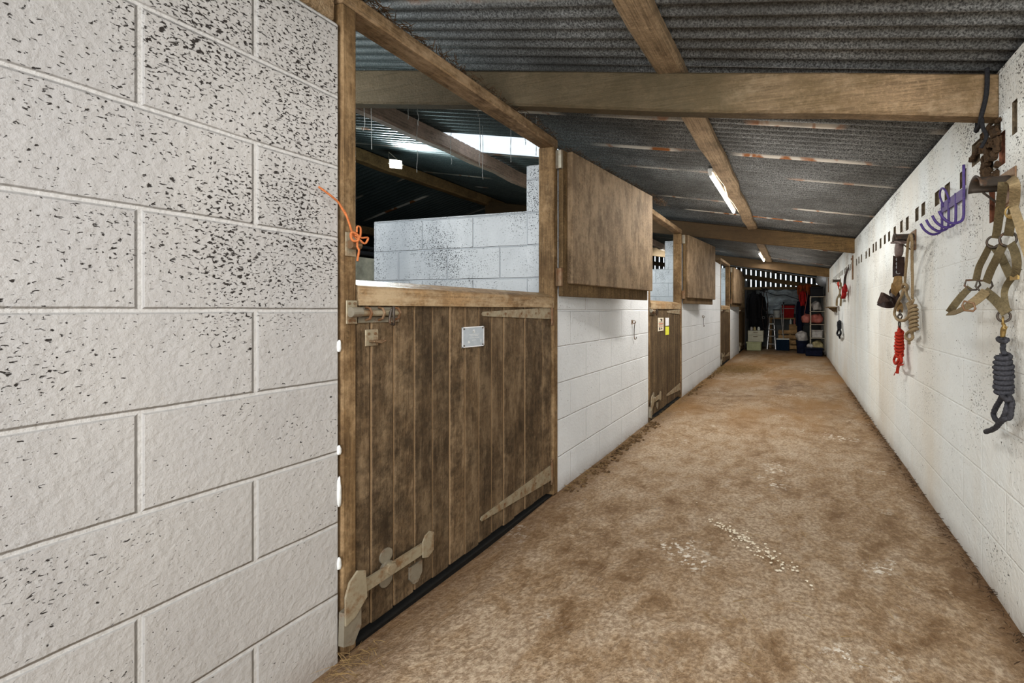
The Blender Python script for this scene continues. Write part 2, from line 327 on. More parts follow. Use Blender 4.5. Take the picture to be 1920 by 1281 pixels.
# ------------------------------------------------------------------ mesh builder
class MB:
    def __init__(s): s.v = []; s.f = []; s.mi = []; s.cur = 0
    def add(s, vs, fs):
        b = len(s.v); s.v += [Vector(p) for p in vs]
        for f in fs: s.f.append(tuple(i+b for i in f)); s.mi.append(s.cur)
        return s
    def box(s, x0, x1, y0, y1, z0, z1, bev=0.0, jit=0.0):
        if x0 > x1: x0, x1 = x1, x0
        if y0 > y1: y0, y1 = y1, y0
        if z0 > z1: z0, z1 = z1, z0
        if bev <= 0:
            vs = [(x, y, z) for x in (x0, x1) for y in (y0, y1) for z in (z0, z1)]
            return s.add(vs, [(0, 1, 3, 2), (4, 6, 7, 5), (0, 4, 5, 1), (2, 3, 7, 6), (0, 2, 6, 4), (1, 5, 7, 3)])
        b = min(bev, (x1-x0)/2.01, (y1-y0)/2.01, (z1-z0)/2.01)
        c = Vector(((x0+x1)/2, (y0+y1)/2, (z0+z1)/2)); h = Vector(((x1-x0)/2, (y1-y0)/2, (z1-z0)/2))
        idx = {}; vs = []
        for sx in (-1, 1):
            for sy in (-1, 1):
                for sz in (-1, 1):
                    for a in range(3):
                        q = Vector((sx*(h.x-(b if a != 0 else 0)), sy*(h.y-(b if a != 1 else 0)), sz*(h.z-(b if a != 2 else 0))))
                        idx[(sx, sy, sz, a)] = len(vs); vs.append(c+q)
        fs = []
        for a in range(3):
            o1, o2 = [k for k in range(3) if k != a]
            for sg in (-1, 1):
                q = []
                for s1, s2 in ((-1, -1), (1, -1), (1, 1), (-1, 1)):
                    k = [0, 0, 0]; k[a] = sg; k[o1] = s1; k[o2] = s2
                    q.append(idx[(*k, a)])
                fs.append(tuple(q))
        for a in range(3):          # edges parallel to axis a
            o1, o2 = [k for k in range(3) if k != a]
            for s1 in (-1, 1):
                for s2 in (-1, 1):
                    k1 = [0, 0, 0]; k1[a] = -1; k1[o1] = s1; k1[o2] = s2
                    k2 = list(k1); k2[a] = 1
                    fs.append((idx[(*k1, o1)], idx[(*k1, o2)], idx[(*k2, o2)], idx[(*k2, o1)]))
        for sx in (-1, 1):
            for sy in (-1, 1):
                for sz in (-1, 1):
                    fs.append(tuple(idx[(sx, sy, sz, a)] for a in range(3)))
        return s.add(vs, fs)
    def obox(s, c, ax, ay, az, bev=0):      # oriented box: centre + half axes
        c, ax, ay, az = map(Vector, (c, ax, ay, az))
        vs = [c+ax*i+ay*j+az*k for i in (-1, 1) for j in (-1, 1) for k in (-1, 1)]
        return s.add(vs, [(0, 1, 3, 2), (4, 6, 7, 5), (0, 4, 5, 1), (2, 3, 7, 6), (0, 2, 6, 4), (1, 5, 7, 3)])
    def bar(s, a, b, w, t, up=(0, 0, 1)):
        a, b = Vector(a), Vector(b); d = (b-a); u = Vector(up); x = d.cross(u).normalized(); y = x.cross(d).normalized()
        return s.obox((a+b)/2, d/2, x*w/2, y*t/2)
    def tube(s, pts, r, n=10, strands=0, twist=0, closed=False, cap=True, flat=1.0):
        pts = [Vector(p) for p in pts]; m = len(pts)
        rr = r if isinstance(r, (list, tuple)) else [r]*m
        tang = []
        for i in range(m):
            if closed: t = pts[(i+1) % m]-pts[i-1]
            else: t = pts[min(i+1, m-1)]-pts[max(i-1, 0)]
            tang.append(t.normalized() if t.length > 1e-9 else Vector((0, 0, 1)))
        ref = Vector((1, 0, 0)) if abs(tang[0].x) < .9 else Vector((0, 1, 0))
        u = tang[0].cross(ref).normalized(); vs = []; L = 0
        for i in range(m):
            if i:
                q = tang[i-1].rotation_difference(tang[i]); u = q @ u; L += (pts[i]-pts[i-1]).length
            w = tang[i].cross(u).normalized()
            for k in range(n):
                a = 2*math.pi*k/n
                rad = rr[i]*(1+(.22*abs(math.cos(strands*.5*(a-twist*L)))-.14 if strands else 0))
                vs.append(pts[i]+u*rad*math.cos(a)+w*rad*math.sin(a)*flat)
        fs = []
        for i in range(m if closed else m-1):
            j = (i+1) % m
            for k in range(n):
                k2 = (k+1) % n
                fs.append((i*n+k, i*n+k2, j*n+k2, j*n+k))
        if cap and not closed:
            fs.append(tuple(range(n))[::-1]); fs.append(tuple((m-1)*n+k for k in range(n)))
        return s.add(vs, fs)
    def cyl(s, a, b, r, n=16): return s.tube([a, b], r, n)
    def ring(s, c, r, t, nrm=(1, 0, 0), n=20, sq=1.0):
        nrm = Vector(nrm).normalized(); u = nrm.orthogonal().normalized() if abs(nrm.z) > .9 else Vector((0, 0, 1)); u = (u-nrm*u.dot(nrm)).normalized(); w = nrm.cross(u)
        return s.tube([Vector(c)+u*r*math.cos(2*math.pi*k/n)+w*r*sq*math.sin(2*math.pi*k/n) for k in range(n)], t, 8, closed=True)
    def lathe(s, c, prof, n=24):
        c = Vector(c); vs = []; fs = []
        for r, z in prof:
            for k in range(n):
                a = 2*math.pi*k/n; vs.append(c+Vector((r*math.cos(a), r*math.sin(a), z)))
        for i in range(len(prof)-1):
            for k in range(n):
                k2 = (k+1) % n; fs.append((i*n+k, i*n+k2, (i+1)*n+k2, (i+1)*n+k))
        fs.append(tuple(range(n))[::-1]); fs.append(tuple((len(prof)-1)*n+k for k in range(n)))
        return s.add(vs, fs)
    def prism(s, poly, axis, a0, a1):       # polygon in the plane normal to axis
        def mk(p, q):
            return (q, p[0], p[1]) if axis == 0 else ((p[0], q, p[1]) if axis == 1 else (p[0], p[1], q))
        n = len(poly); vs = [mk(p, a0) for p in poly]+[mk(p, a1) for p in poly]
        fs = [tuple(range(n))[::-1], tuple(range(n, 2*n))]+[(i, (i+1) % n, n+(i+1) % n, n+i) for i in range(n)]
        return s.add(vs, fs)
    def ribbon(s, pts, w, nrm=(-1, 0, 0), t=.0035, sub=6):
        pts = smooth(pts, sub) if sub > 1 else [Vector(p) for p in pts]; m = len(pts); nr = Vector(nrm).normalized()
        ww = w if isinstance(w, (list, tuple)) else [w, w]; vs = []
        for i, p in enumerate(pts):
            T = (pts[min(i+1, m-1)]-pts[max(i-1, 0)]).normalized()
            side = T.cross(nr)
            side = side.normalized() if side.length > .05 else Vector((0, 1, 0))
            n2 = side.cross(T).normalized()
            k = i/(m-1)*(len(ww)-1); a = int(min(k, len(ww)-2)); hw = (ww[a]+(ww[a+1]-ww[a])*(k-a))/2
            for q in (side*hw+n2*t/2, -side*hw+n2*t/2, -side*hw-n2*t/2, side*hw-n2*t/2): vs.append(p+q)
        fs = [(3, 2, 1, 0), tuple((m-1)*4+k for k in range(4))]
        for i in range(m-1):
            for k in range(4): fs.append((i*4+k, i*4+(k+1) % 4, i*4+4+(k+1) % 4, i*4+4+k))
        return s.add(vs, fs)
    def blob(s, c, r, seed=0, n=14, rough=.18, flat_bottom=True):
        rnd = random.Random(seed); c = Vector(c); ph = [rnd.uniform(0, 6.3) for _ in range(6)]; vs = []; m = n//2+1
        for i in range(m+1):
            th = math.pi*i/m
            for k in range(n):
                a = 2*math.pi*k/n
                q = 1+rough*(math.sin(3*a+ph[0]+2*th)*.5+math.sin(5*th+ph[1]+a)*.35+math.sin(7*a+ph[2])*.25*math.sin(th))
                sp = lambda v, e: math.copysign(abs(v)**e, v)
                z = sp(math.cos(th), .75)*q
                if flat_bottom and z < -.85: z = -.85
                vs.append(c+Vector((r[0]*sp(math.sin(th)*math.cos(a), .8)*q, r[1]*sp(math.sin(th)*math.sin(a), .8)*q, r[2]*z)))
        fs = [(i*n+k, i*n+(k+1) % n, (i+1)*n+(k+1) % n, (i+1)*n+k) for i in range(m) for k in range(n)]
        return s.add(vs, fs)
    def build(s, name, mat, parent=None, org=None, smooth_=False, keep=False):
        """org: world point the vertices are written about (for a top-level mesh its origin; for a part its thing's place)"""
        o_ = Vector(org) if org is not None else Vector((0, 0, 0))
        me = bpy.data.meshes.new(name); me.from_pydata([p-o_ for p in s.v], [], s.f)
        for mm in (mat if isinstance(mat, (list, tuple)) else [mat]): me.materials.append(mm)
        for p, i in zip(me.polygons, s.mi): p.material_index = i
        import bmesh
        bm = bmesh.new(); bm.from_mesh(me)
        bmesh.ops.recalc_face_normals(bm, faces=bm.faces); bm.to_mesh(me); bm.free()
        if smooth_:
            for p in me.polygons: p.use_smooth = True
        ob = bpy.data.objects.new(name, me); col.objects.link(ob)
        if parent is not None: ob.parent = parent
        else: ob.location = o_
        return ob

def smooth(pts, sub=6, closed=False):
    P = [Vector(p) for p in pts]; n = len(P); out = []
    if n < 3: return [P[0].lerp(P[-1], i/sub) for i in range(sub+1)]
    rng = n if closed else n-1
    for i in range(rng):
        if closed: a, b, c, d = P[i-1], P[i], P[(i+1) % n], P[(i+2) % n]
        else: a, b, c, d = P[max(i-1, 0)], P[i], P[i+1], P[min(i+2, n-1)]
        for k in range(sub):
            t = k/sub
            out.append(.5*((2*b)+(c-a)*t+(2*a-5*b+4*c-d)*t*t+(3*b-a-3*c+d)*t**3))
    if not closed: out.append(P[-1])
    return out

def tag(o, label=None, cat=None, group=None, kind=None):
    if label: o['label'] = label
    if cat: o['category'] = cat
    if group: o['group'] = group
    if kind: o['kind'] = kind
    return o
def empty(name, loc, label, cat, group=None, rz=0, kind=None):
    o = bpy.data.objects.new(name, None); col.objects.link(o); o.location = loc; o.rotation_euler = (0, 0, rz)
    o.empty_display_size = .1
    return tag(o, label, cat, group, kind)
def shade(o, w=.003, seg=1):
    return o

# ------------------------------------------------------------------ setting
YB = 14.3        # back wall
b = MB()
nx, ny = 90, 300
for i in range(nx+1):
    for j in range(ny+1):
        x = -9.5+11.0*i/nx; y = -3+18*j/ny
        b.v.append(Vector((x, y, .006*math.sin(x*3.1+y*1.7)+.005*math.sin(y*4.3-x*2.2)-.006)))
for i in range(nx):
    for j in range(ny):
        a = i*(ny+1)+j; b.f.append((a, a+1, a+ny+2, a+ny+1)); b.mi.append(0)
tag(b.build('floor', M['floor'], smooth_=True), 'worn brown dirt covered concrete aisle floor', 'floor', kind='structure')

def panel(y0, y1, mat, ztop=2.01, label=''):
    b = MB(); b.box(WL-.1, WL, y0, y1, -.03, ztop, .008)
    return tag(b.build('wall_left', mat), label, 'wall', kind='structure')
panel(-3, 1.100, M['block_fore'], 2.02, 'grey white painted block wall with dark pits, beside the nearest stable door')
panel(2.490, 4.297, M['block_panel'], 2.01, 'white block wall panel with a cabin hook, between the first and second stable doors')
panel(5.69, 8.897, M['block_panel'], 2.01, 'white block wall panel between the second and third stable doors')
panel(10.29, 12.02, M['block_panel'], 2.01, 'white block wall panel beyond the third stable door')
panel(13.46, YB, M['block_panel'], 2.01, 'short white block wall panel past the last stable door')

# right wall: a grid with unpainted pockets
slots = [6.217, 6.0, 5.789, 5.418, 5.197, 4.946, 4.792, 4.552, 4.348, 4.163, 3.944, 3.712, 3.531, 3.272, 3.121, 2.84, 2.667, 2.44,
         6.716, 6.9, 7.08, 7.379, 7.52, 7.683, 7.929, 8.1, 8.283, 8.5, 8.775, 9.05, 9.33, 9.6, 9.963, 10.25, 10.536]
patches = []
rs = random.Random(3)
for y in slots:
    w = .085
    z1 = 1.762+rs.uniform(-.006, .008)
    patches.append((y-w/2, y+w/2, z1-.085+rs.uniform(-.008, .008), z1, 1, .012))
patches += [(2.235, 2.33, 1.742, 1.84, 1, .012), (1.90, 1.94, 1.74, 1.86, 1, .010),
            (2.075, 2.145, 1.58, 1.64, 2, .014), (2.085, 2.14, 1.46, 1.58, 2, .014),
            (1.995, 2.05, 1.66, 1.785, 2, .012), (2.10, 2.19, 1.66, 1.80, 1, .016),
            (2.15, 2.24, 1.80, 1.855, 1, .010), (2.035, 2.095, 1.79, 1.852, 1, .01)]
ys = sorted(set([-3, YB, 2.052, 2.146]+[round(v, 4) for p in patches for v in p[:2]]))
extra = []
for a, c in zip(ys, ys[1:]):
    k = int((c-a)/.4)
    extra += [a+(c-a)*(i+1)/(k+1) for i in range(k)]
ys = sorted(set(ys+extra)); zs = sorted(set([-.03, .4, .8, 1.2, 1.846, 2.03]+[round(v, 4) for p in patches for v in p[2:4]]))
b = MB()
def cell(yc, zc):
    for p in patches:
        if p[0] < yc < p[1] and p[2] < zc < p[3]: return p[4], p[5]
    if 2.052 < yc < 2.146 and zc > 1.846: return 1, .13
    return 0, 0
G = {}
for i, (y0, y1) in enumerate(zip(ys, ys[1:])):
    for j, (z0, z1) in enumerate(zip(zs, zs[1:])):
        G[i, j] = cell((y0+y1)/2, (z0+z1)/2)
for (i, j), (mt, dp) in G.items():
    y0, y1, z0, z1 = ys[i], ys[i+1], zs[j], zs[j+1]; x = WR+dp
    b.cur = mt; b.add([(x, y0, z0), (x, y1, z0), (x, y1, z1), (x, y0, z1)], [(0, 1, 2, 3)])
    for di, dj, e in ((1, 0, ((y1, z0), (y1, z1))), (0, 1, ((y0, z1), (y1, z1)))):
        g2 = G.get((i+di, j+dj))
        if g2 and abs(g2[1]-dp) > 1e-6:
            b.cur = mt if dp > g2[1] else g2[0]; x2 = WR+g2[1]; (p, q), (r_, s_) = e
            b.add([(x, p, q), (x, r_, s_), (x2, r_, s_), (x2, p, q)], [(0, 1, 2, 3)])
b.cur = 0
b.add([(WR, -3, 2.03), (WR, YB, 2.03), (WR+.15, YB, 2.03), (WR+.15, -3, 2.03)], [(0, 1, 2, 3)])
b.add([(WR+.15, -3, -.03), (WR+.15, YB, -.03), (WR+.15, YB, 2.03), (WR+.15, -3, 2.03)], [(0, 1, 2, 3)])
b.add([(WR, -3, -.03), (WR+.15, -3, -.03), (WR+.15, -3, 2.03), (WR, -3, 2.03)], [(0, 1, 2, 3)])
tag(b.build('wall_right', [M['block_right'], M['brick_bare'], M['brick_red']]), 'white painted wall with a row of small dark pockets, opposite the stable doors', 'wall', kind='structure')

# partitions between the boxes
for Y, xp, zt in ((2.77, -1.775, 2.11), (7.30, -2.06, 2.26), (11.75, -1.9, 2.2)):
    b = MB(); b.box(-3.14, WL-.1, Y, Y+.1, -.03, 1.80, .006); b.box(xp, WL-.101, Y-.012, Y+.112, -.03, zt, .006)
    tag(b.build('wall_partition', M['block_inner']), {2.77: 'blue white block partition with a taller pier, seen over the nearest stable door',
        7.30: 'pale block partition and pier seen over the second stable door', 11.75: 'pale block partition seen over the third stable door'}[Y], 'wall', kind='structure')
b = MB(); b.box(-5.1, -5.0, -3, YB, -.03, 1.75); tag(b.build('wall_rear', M['cream']), 'stained cream rear wall of the stables', 'wall', kind='structure')
b = MB(); b.box(-9.6, -9.5, -3, YB, -.03, 2.2); tag(b.build('wall_outer', M['outer']), 'dark outer wall behind the stables', 'wall', kind='structure')
b = MB(); b.box(-9.5, WL-.1, -3.1, -3, -.03, 3.1); tag(b.build('wall_front', M['outer']), 'dark end wall of the stables', 'wall', kind='structure')
b = MB(); b.box(-9.5, WR+.15, YB, YB+.12, -.03, 1.80, .006); tag(b.build('wall_back', M['block_back']), 'grey block end wall under the slatted boards', 'wall', kind='structure')

# ceiling: corrugated sheets, with two translucent sheets left out of it
PITCH = .076
def sheet(b, xs, y0, y1, zf):
    per = 10; n = int(round((y1-y0)/PITCH*per)); base = len(b.v)
    for j in range(n+1):
        y = y0+(y1-y0)*j/n
        for x in xs:
            b.v.append(Vector((x, y, zf(x)+.0125*math.sin(2*math.pi*y/PITCH)+.0125)))
    m = len(xs)
    for j in range(n):
        for i in range(m-1):
            a = base+j*m+i; b.f.append((a, a+1, a+m+1, a+m)); b.mi.append(b.cur)
RX = -4.9
def rz2(x): return roof_z(x) if x >= RX else roof_z(RX)-.25*(RX-x)
k = PITCH
SK = [(44*k, 51*k, -3.1, -2.0), (104*k, 110*k, -3.1, -1.95)]
b = MB()
ycur = -40*k
for (y0, y1, xa, xb) in SK+[(190*k, 190*k, 0, 0)]:
    sheet(b, [RX, -3.1, -2.0, WR+.25], ycur, y0, roof_z)
    if y1 > y0:
        sheet(b, [RX, -3.6, xa], y0, y1, roof_z); sheet(b, [xb, -.6, WR+.25], y0, y1, roof_z)
    ycur = y1
sheet(b, [-9.7, -7, RX], -40*k, 190*k, rz2)
tag(b.build('ceiling', M['roof'], smooth_=True), 'low sloping grey corrugated metal roof with rust streaks at its laps', 'roof', kind='structure')
for i, (y0, y1, xa, xb) in enumerate(SK):
    b = MB(); sheet(b, [xa, xb], y0, y1, roof_z)
    o = b.build('window', M['skylight'], smooth_=True); o.name = 'window_%d' % (i+1)
    tag(o, ['bright translucent roof sheet above the nearest stable', 'bright translucent roof sheet above the second stable'][i], 'skylight', kind='structure')

# rafters across the aisle
def _r():pass
def rafter(Y, x0, mat, label, zb0=1.856, zt0=2.03, thick=.08):
    b = MB(); xs = [WR+.125]+[WR-.2-i*.4 for i in range(50) if WR-.2-i*.4 > x0]+[x0]
    rr = random.Random(int(Y*10)); ring = []
    for x in xs:
        zb = zb0+.148*(WR-x)+rr.uniform(-.006, .006); zt = zt0+.1535*(WR-x)+rr.uniform(-.002, .001)
        if x > WR-.01: zt -= .0
        dy = rr.uniform(-.004, .004); yy0, yy1 = Y+dy, Y+thick+dy; c = .010
        ring.append([(x, yy0+c, zb), (x, yy1-c, zb), (x, yy1, zb+c), (x, yy1, zt-c), (x, yy1-c, zt), (x, yy0+c, zt), (x, yy0, zt-c), (x, yy0, zb+c)])
    vs = [p for q in ring for p in q]; n = len(ring)
    fs = [(i*8+k_, i*8+(k_+1) % 8, i*8+8+(k_+1) % 8, i*8+8+k_) for i in range(n-1) for k_ in range(8)]+[tuple(range(8)), tuple((n-1)*8+k_ for k_ in range(8))]
    b.add(vs, fs)
    return tag(b.build('rafter', mat, org=(WR, Y, 1.85)), label, 'beam')
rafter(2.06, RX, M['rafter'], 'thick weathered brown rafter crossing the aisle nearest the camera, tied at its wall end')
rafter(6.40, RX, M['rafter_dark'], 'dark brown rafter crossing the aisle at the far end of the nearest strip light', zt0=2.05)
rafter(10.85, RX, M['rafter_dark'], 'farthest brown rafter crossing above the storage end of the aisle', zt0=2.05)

def purlin(X, w, y0, y1, depth, mat, label, zoff=0.0, seed=1, curve=.012):
    b = MB(); rr = random.Random(seed); vs = []; n = int((y1-y0)/.35)+1; ys_ = [y0+(y1-y0)*i/n for i in range(n+1)]
    for y in ys_:
        dx = rr.uniform(-curve, curve); top = rz2(X)-.004-zoff; zb = top-depth+rr.uniform(-.008, .008); c = .016; a, e = X-w/2+dx, X+w/2+dx
        vs += [(a+c, y, zb), (e-c, y, zb), (e, y, zb+c), (e, y, top), (a, y, top), (a, y, zb+c)]
    fs = [(i*6+k_, i*6+(k_+1) % 6, i*6+6+(k_+1) % 6, i*6+6+k_) for i in range(n) for k_ in range(6)]+[tuple(range(6)), tuple(n*6+k_ for k_ in range(6))]
    b.add(vs, fs); return tag(b.build('purlin', mat, org=(X, y0, rz2(X))), label, 'beam')
purlin(-.56, .135, -2.8, 14.2, .052, M['purlin'], 'rough waney edged purlin running along the aisle roof, carrying the strip lights')
purlin(-3.05, .10, -2.8, 14.2, .13, M['purlin_web'], 'cobwebbed dark purlin below the bright roof sheet over the nearest stable')
purlin(-4.9, .14, -2.8, 14.2, .14, M['rafter_dark'], 'dark ridge timber deep inside the stable roof', zoff=.02)
purlin(-6.9, .12, -2.8, 14.2, .13, M['rafter_dark'], 'dark purlin on the far roof slope behind the floodlight', zoff=.0)

# timber plate over the left wall heads
b = MB(); b.box(WL-.10, WL-.01, .86, 1.10, 2.02, 2.165, .012)
tag(b.build('timber_packing_block', M['rafter'], org=(WL-.05, .98, 2.02)), 'short rough timber block on the wall head behind the nearest door post', 'block')

# back wall boards with gaps
b = MB(); rr = random.Random(5); x = -9.4
zt = lambda x: rz2(x)-.01
while x < WR+.1:
    w = .112; xe = x+w
    b.cur = 0
    b.prism([(x, 1.74), (xe, 1.74), (xe, zt(xe)-.03), (x, zt(x)-.03)], 1, YB+.02, YB+.042)
    x += .148
b.cur = 1
for z0, z1 in ((1.74, 1.82),):
    b.box(-9.4, WR+.1, YB-.045, YB+.02, z0, z1)
for i in range(26):       # sloping rail that follows the roof
    xa, xb = -4.9+i*.22, -4.9+(i+1)*.22
    if xa > WR: continue
    xb = min(xb, WR+.15)
    for off, hh in ((.20, .13), (.0, .03)):
        za, zb_ = zt(xa)-off, zt(xb)-off
        b.prism([(xa, za-hh), (xb, zb_-hh), (xb, zb_), (xa, za)], 1, YB-.045, YB+.02)
tag(b.build('wall_back_boards', [M['board_out'], M['rafter_dark']]), 'dark spaced vertical boards with daylight gaps at the aisle end', 'wall', kind='structure')

# greenery outside, seen through the gaps
for (x, z, s_) in ((-6.6, 1.9, 1.2), (-4.2, 1.5, 1.0), (1.6, 1.2, 1.1)):
    b = MB(); b.tube(smooth([(x, YB+2.6, -.1), (x+.1, YB+2.6, z*.5), (x, YB+2.65, z)], 5), .09, 10)
    rr = random.Random(int(x*10)); crown = MB()
    for i in range(420):
        th, ph = rr.uniform(0, 6.28), math.acos(rr.uniform(-1, 1)); r_ = s_*rr.uniform(.5, 1)
        c = Vector((x+r_*math.sin(ph)*math.cos(th), YB+2.6+r_*.6*math.sin(ph)*math.sin(th), z+r_*.8*math.cos(ph)))
        u = Vector((rr.uniform(-1, 1), rr.uniform(-1, 1), rr.uniform(-1, 1))).normalized(); w = u.orthogonal().normalized()
        crown.add([c-u*.09, c+w*.05, c+u*.09, c-w*.05], [(0, 1, 2, 3)])
    t = empty('leafy_bush', (x, YB+2.6, 0), {-6.6: 'tall leafy green bush outside the boards behind the second stable', -4.2: 'smaller green bush outside the slatted end wall', 1.6: 'green bush outside the slatted end wall, behind the shelving'}[x], 'bush')
    b.build('stem', M['purlin'], t, org=t.location); crown.build('foliage', M['leaf'], t, org=t.location)

# ------------------------------------------------------------------ door openings
def opening(i, y0, y1, detail=True):
    """frame: two jambs and a lintel; y0..y1 is the clear opening"""
    t = empty('door_%d' % i, (WL, y0-.05, 0), ['timber frame of the nearest stable opening, bolt keepers on its post', 'timber frame of the second stable opening', 'timber frame of the third stable opening', 'timber frame of the last stable opening'][i-1], 'door frame', kind='structure')
    L = t.location; xf, xb = WL+.004, WL-.1
    b = MB(); b.box(xb, xf, y0-.052, y0, 0, 2.094, .006); b.build('jamb', M['frame'], t, org=L)
    b = MB(); b.box(xb, xf, y1, y1+.052, 0, 2.094, .006); b.build('jamb', M['frame'], t, org=L)
    b = MB(); b.box(xb, xf, y0-.053, y1+.054, 2.0945, 2.147, .006); b.build('lintel', M['lintel'], t, org=L)
    return t

def under_door_shade(i, y0, y1):  # dark strip standing in for the shade in the gap under a door
    b = MB(); b.box(WL-.45, WL-.008, y0-.0, y1+.0, -.02, .006, .002)
    return tag(b.build('trim_%d' % i, M['wet_sill'], org=(WL, y0, 0)), 'dark damp sill under the %s stable door' % ['nearest', 'second', 'third', 'last'][i-1], 'sill', kind='structure')
def plank_face(b, y0, y1, z0, z1, xf, w0=.053, w=.0928, t=.022, jit=.0015, seed=1):
    rr = random.Random(seed); y = y0; first = True
    while y < y1-.01:
        ww = w0 if first else w; ye = min(y+ww, y1); first = False
        dx = rr.uniform(-jit, jit)
        b.box(xf-t+dx, xf+dx, y+.0014, ye-.0014, z0+rr.uniform(-.004, .004), z1, .005); y = ye

def T_hinge(t, L, ytip, yroot, z, w0, w1, xf, screws=5):
    b = MB(); b.prism([(ytip, z-w0/2), (ytip-.008, z), (ytip, z+w0/2), (yroot, z+w1/2), (yroot, z-w1/2)], 0, xf, xf+.005)
    h = b.build('hinge_strap', M['galv_pale'], t, org=L); tag(h, 'pale galvanised strap hinge')
    s_ = MB()
    for k_ in range(screws):
        y = ytip+.03+(yroot-ytip-.06)*k_/(screws-1); s_.cyl((xf+.004, y, z), (xf+.0075, y, z), .006, 10)
    s_.build('screw_heads', M['rusty'], h, org=L)
    b = MB(); b.box(xf-.004, xf+.006, yroot+.004, yroot+.034, z-.075, z+.075, .002); b.cyl((xf+.007, yroot+.004, z-.06), (xf+.007, yroot+.004, z+.06), .007, 12)
    b.build('hinge_plate', M['rusty'], h, org=L)

def stable_door(y0, y1, label, near=True, mat=None, seed=1):
    t = empty('stable_door', (WL, y0, 0.02), label, 'door', 'lower stable doors along the block wall'); L = t.location
    xf = WL-.004; mat = mat or M['door']
    b = MB(); plank_face(b, y0+.006, y1-.006, .036, 1.13, xf, seed=seed); b.build('boarded_panel', mat, t, org=L)
    # back ledges
    b = MB()
    for z in (.12, .6, 1.02): b.box(xf-.05, xf-.024, y0+.03, y1-.03, z, z+.10, .004)
    b.build('back_ledge', M['ply_dark'], t, org=L)
    # capping
    b = MB(); b.prism([(xf+.012, 1.126), (xf+.014, 1.184), (xf+.004, 1.192), (xf-.06, 1.215), (xf-.075, 1.205), (xf-.075, 1.135)], 1, y0+.004, y1-.004)
    b.build('capping_rail', M['capping'], t, org=L)
    T_hinge(t, L, y0+.64, y1-.022, 1.093, .020, .070, xf)
    T_hinge(t, L, y0+.63, y1-.022, .145, .022, .092, xf)
    # slide bolt
    b = MB(); zb = 1.100
    b.box(xf, xf+.005, y0+.008, y0+.17, zb-.032, zb-.012, .001); b.box(xf, xf+.005, y0+.02, y0+.17, zb+.008, zb+.022, .001)
    bo = b.build('slide_bolt', M['galv'], t, org=L); tag(bo, 'worn galvanised slide bolt')
    b = MB(); b.cyl((xf+.018, y0-.03, zb), (xf+.018, y0+.155, zb), .0105, 14); b.build('bolt_rod', M['galv_pale'], bo, org=L)
    b = MB()
    for yy in (.035, .085, .15): b.tube([(xf+.002, y0+yy, zb-.024), (xf+.022, y0+yy, zb-.018), (xf+.031, y0+yy, zb), (xf+.022, y0+yy, zb+.016), (xf+.002, y0+yy, zb+.02)], .0045, 8)
    b.build('bolt_staple', M['rusty'], bo, org=L)
    b = MB(); b.tube(smooth([(xf+.028, y0+.11, zb), (xf+.045, y0+.108, zb+.022), (xf+.05, y0+.104, zb+.002), (xf+.046, y0+.108, zb-.02), (xf+.04, y0+.114, zb-.036), (xf+.034, y0+.118, zb-.04), (xf+.036, y0+.10, zb-.03), (xf+.045, y0+.100, zb+.016)], 4), .0042, 8)
    b.build('bolt_handle', M['dark_iron'], bo, org=L)
    if near:
        b = MB(); b.box(xf+.001, xf+.006, y0+.033, y0+.083, .988, 1.045, .002)
        lp = b.build('latch_plate', M['galv_pale'], t, org=L)
        b = MB(); b.box(xf+.006, xf+.03, y0+.045, y0+.088, 1.002, 1.008, .001); b.tube([(xf+.03, y0+.05, 1.005), (xf+.034, y0+.07, 1.0), (xf+.03, y0+.088, 1.005)], .004, 8)
        b.build('latch_lip', M['rusty'], lp, org=L)
        b = MB()
        for dy_, dz_ in ((.045, 1.03), (.07, 1.03)): b.cyl((xf+.005, y0+dy_, dz_), (xf+.008, y0+dy_, dz_), .005, 8)
        b.build('screw_heads', M['rusty'], lp, org=L)
    # kick bolt
    zk = .20
    b = MB(); b.cyl((xf, y0+.115, zk), (xf+.016, y0+.115, zk), .024, 20)
    for dz_ in (.042, -.042): b.cyl((xf, y0+.115, zk+dz_), (xf+.006, y0+.115, zk+dz_), .026, 20)
    kb = b.build('kick_bolt', M['galv'], t, org=L); tag(kb, 'galvanised foot operated kick bolt')
    b = MB(); b.bar((xf+.02, y0+.012, zk-.006), (xf+.02, y0+.275, zk-.004), .010, .042, up=(0, 0, 1)); b.cyl((xf+.016, y0+.115, zk), (xf+.032, y0+.115, zk), .018, 18)
    b.build('kick_arm', M['galv_pale'], kb, org=L)
    b = MB(); pl = [(y0+.255, zk-.035), (y0+.255, zk+.025), (y0+.268, zk+.045), (y0+.29, zk+.052), (y0+.308, zk+.04), (y0+.308, zk-.03), (y0+.28, zk-.045)]
    b.prism(pl, 0, xf+.026, xf+.032); b.build('foot_tab', M['galv_pale'], kb, org=L)
    b = MB(); b.prism([(y0+.215, zk-.055), (y0+.275, zk-.055), (y0+.275, zk-.10), (y0+.255, zk-.128), (y0+.235, zk-.128), (y0+.215, zk-.10)], 0, xf+.001, xf+.008); b.build('stop_plate', M['galv'], kb, org=L)
    return t

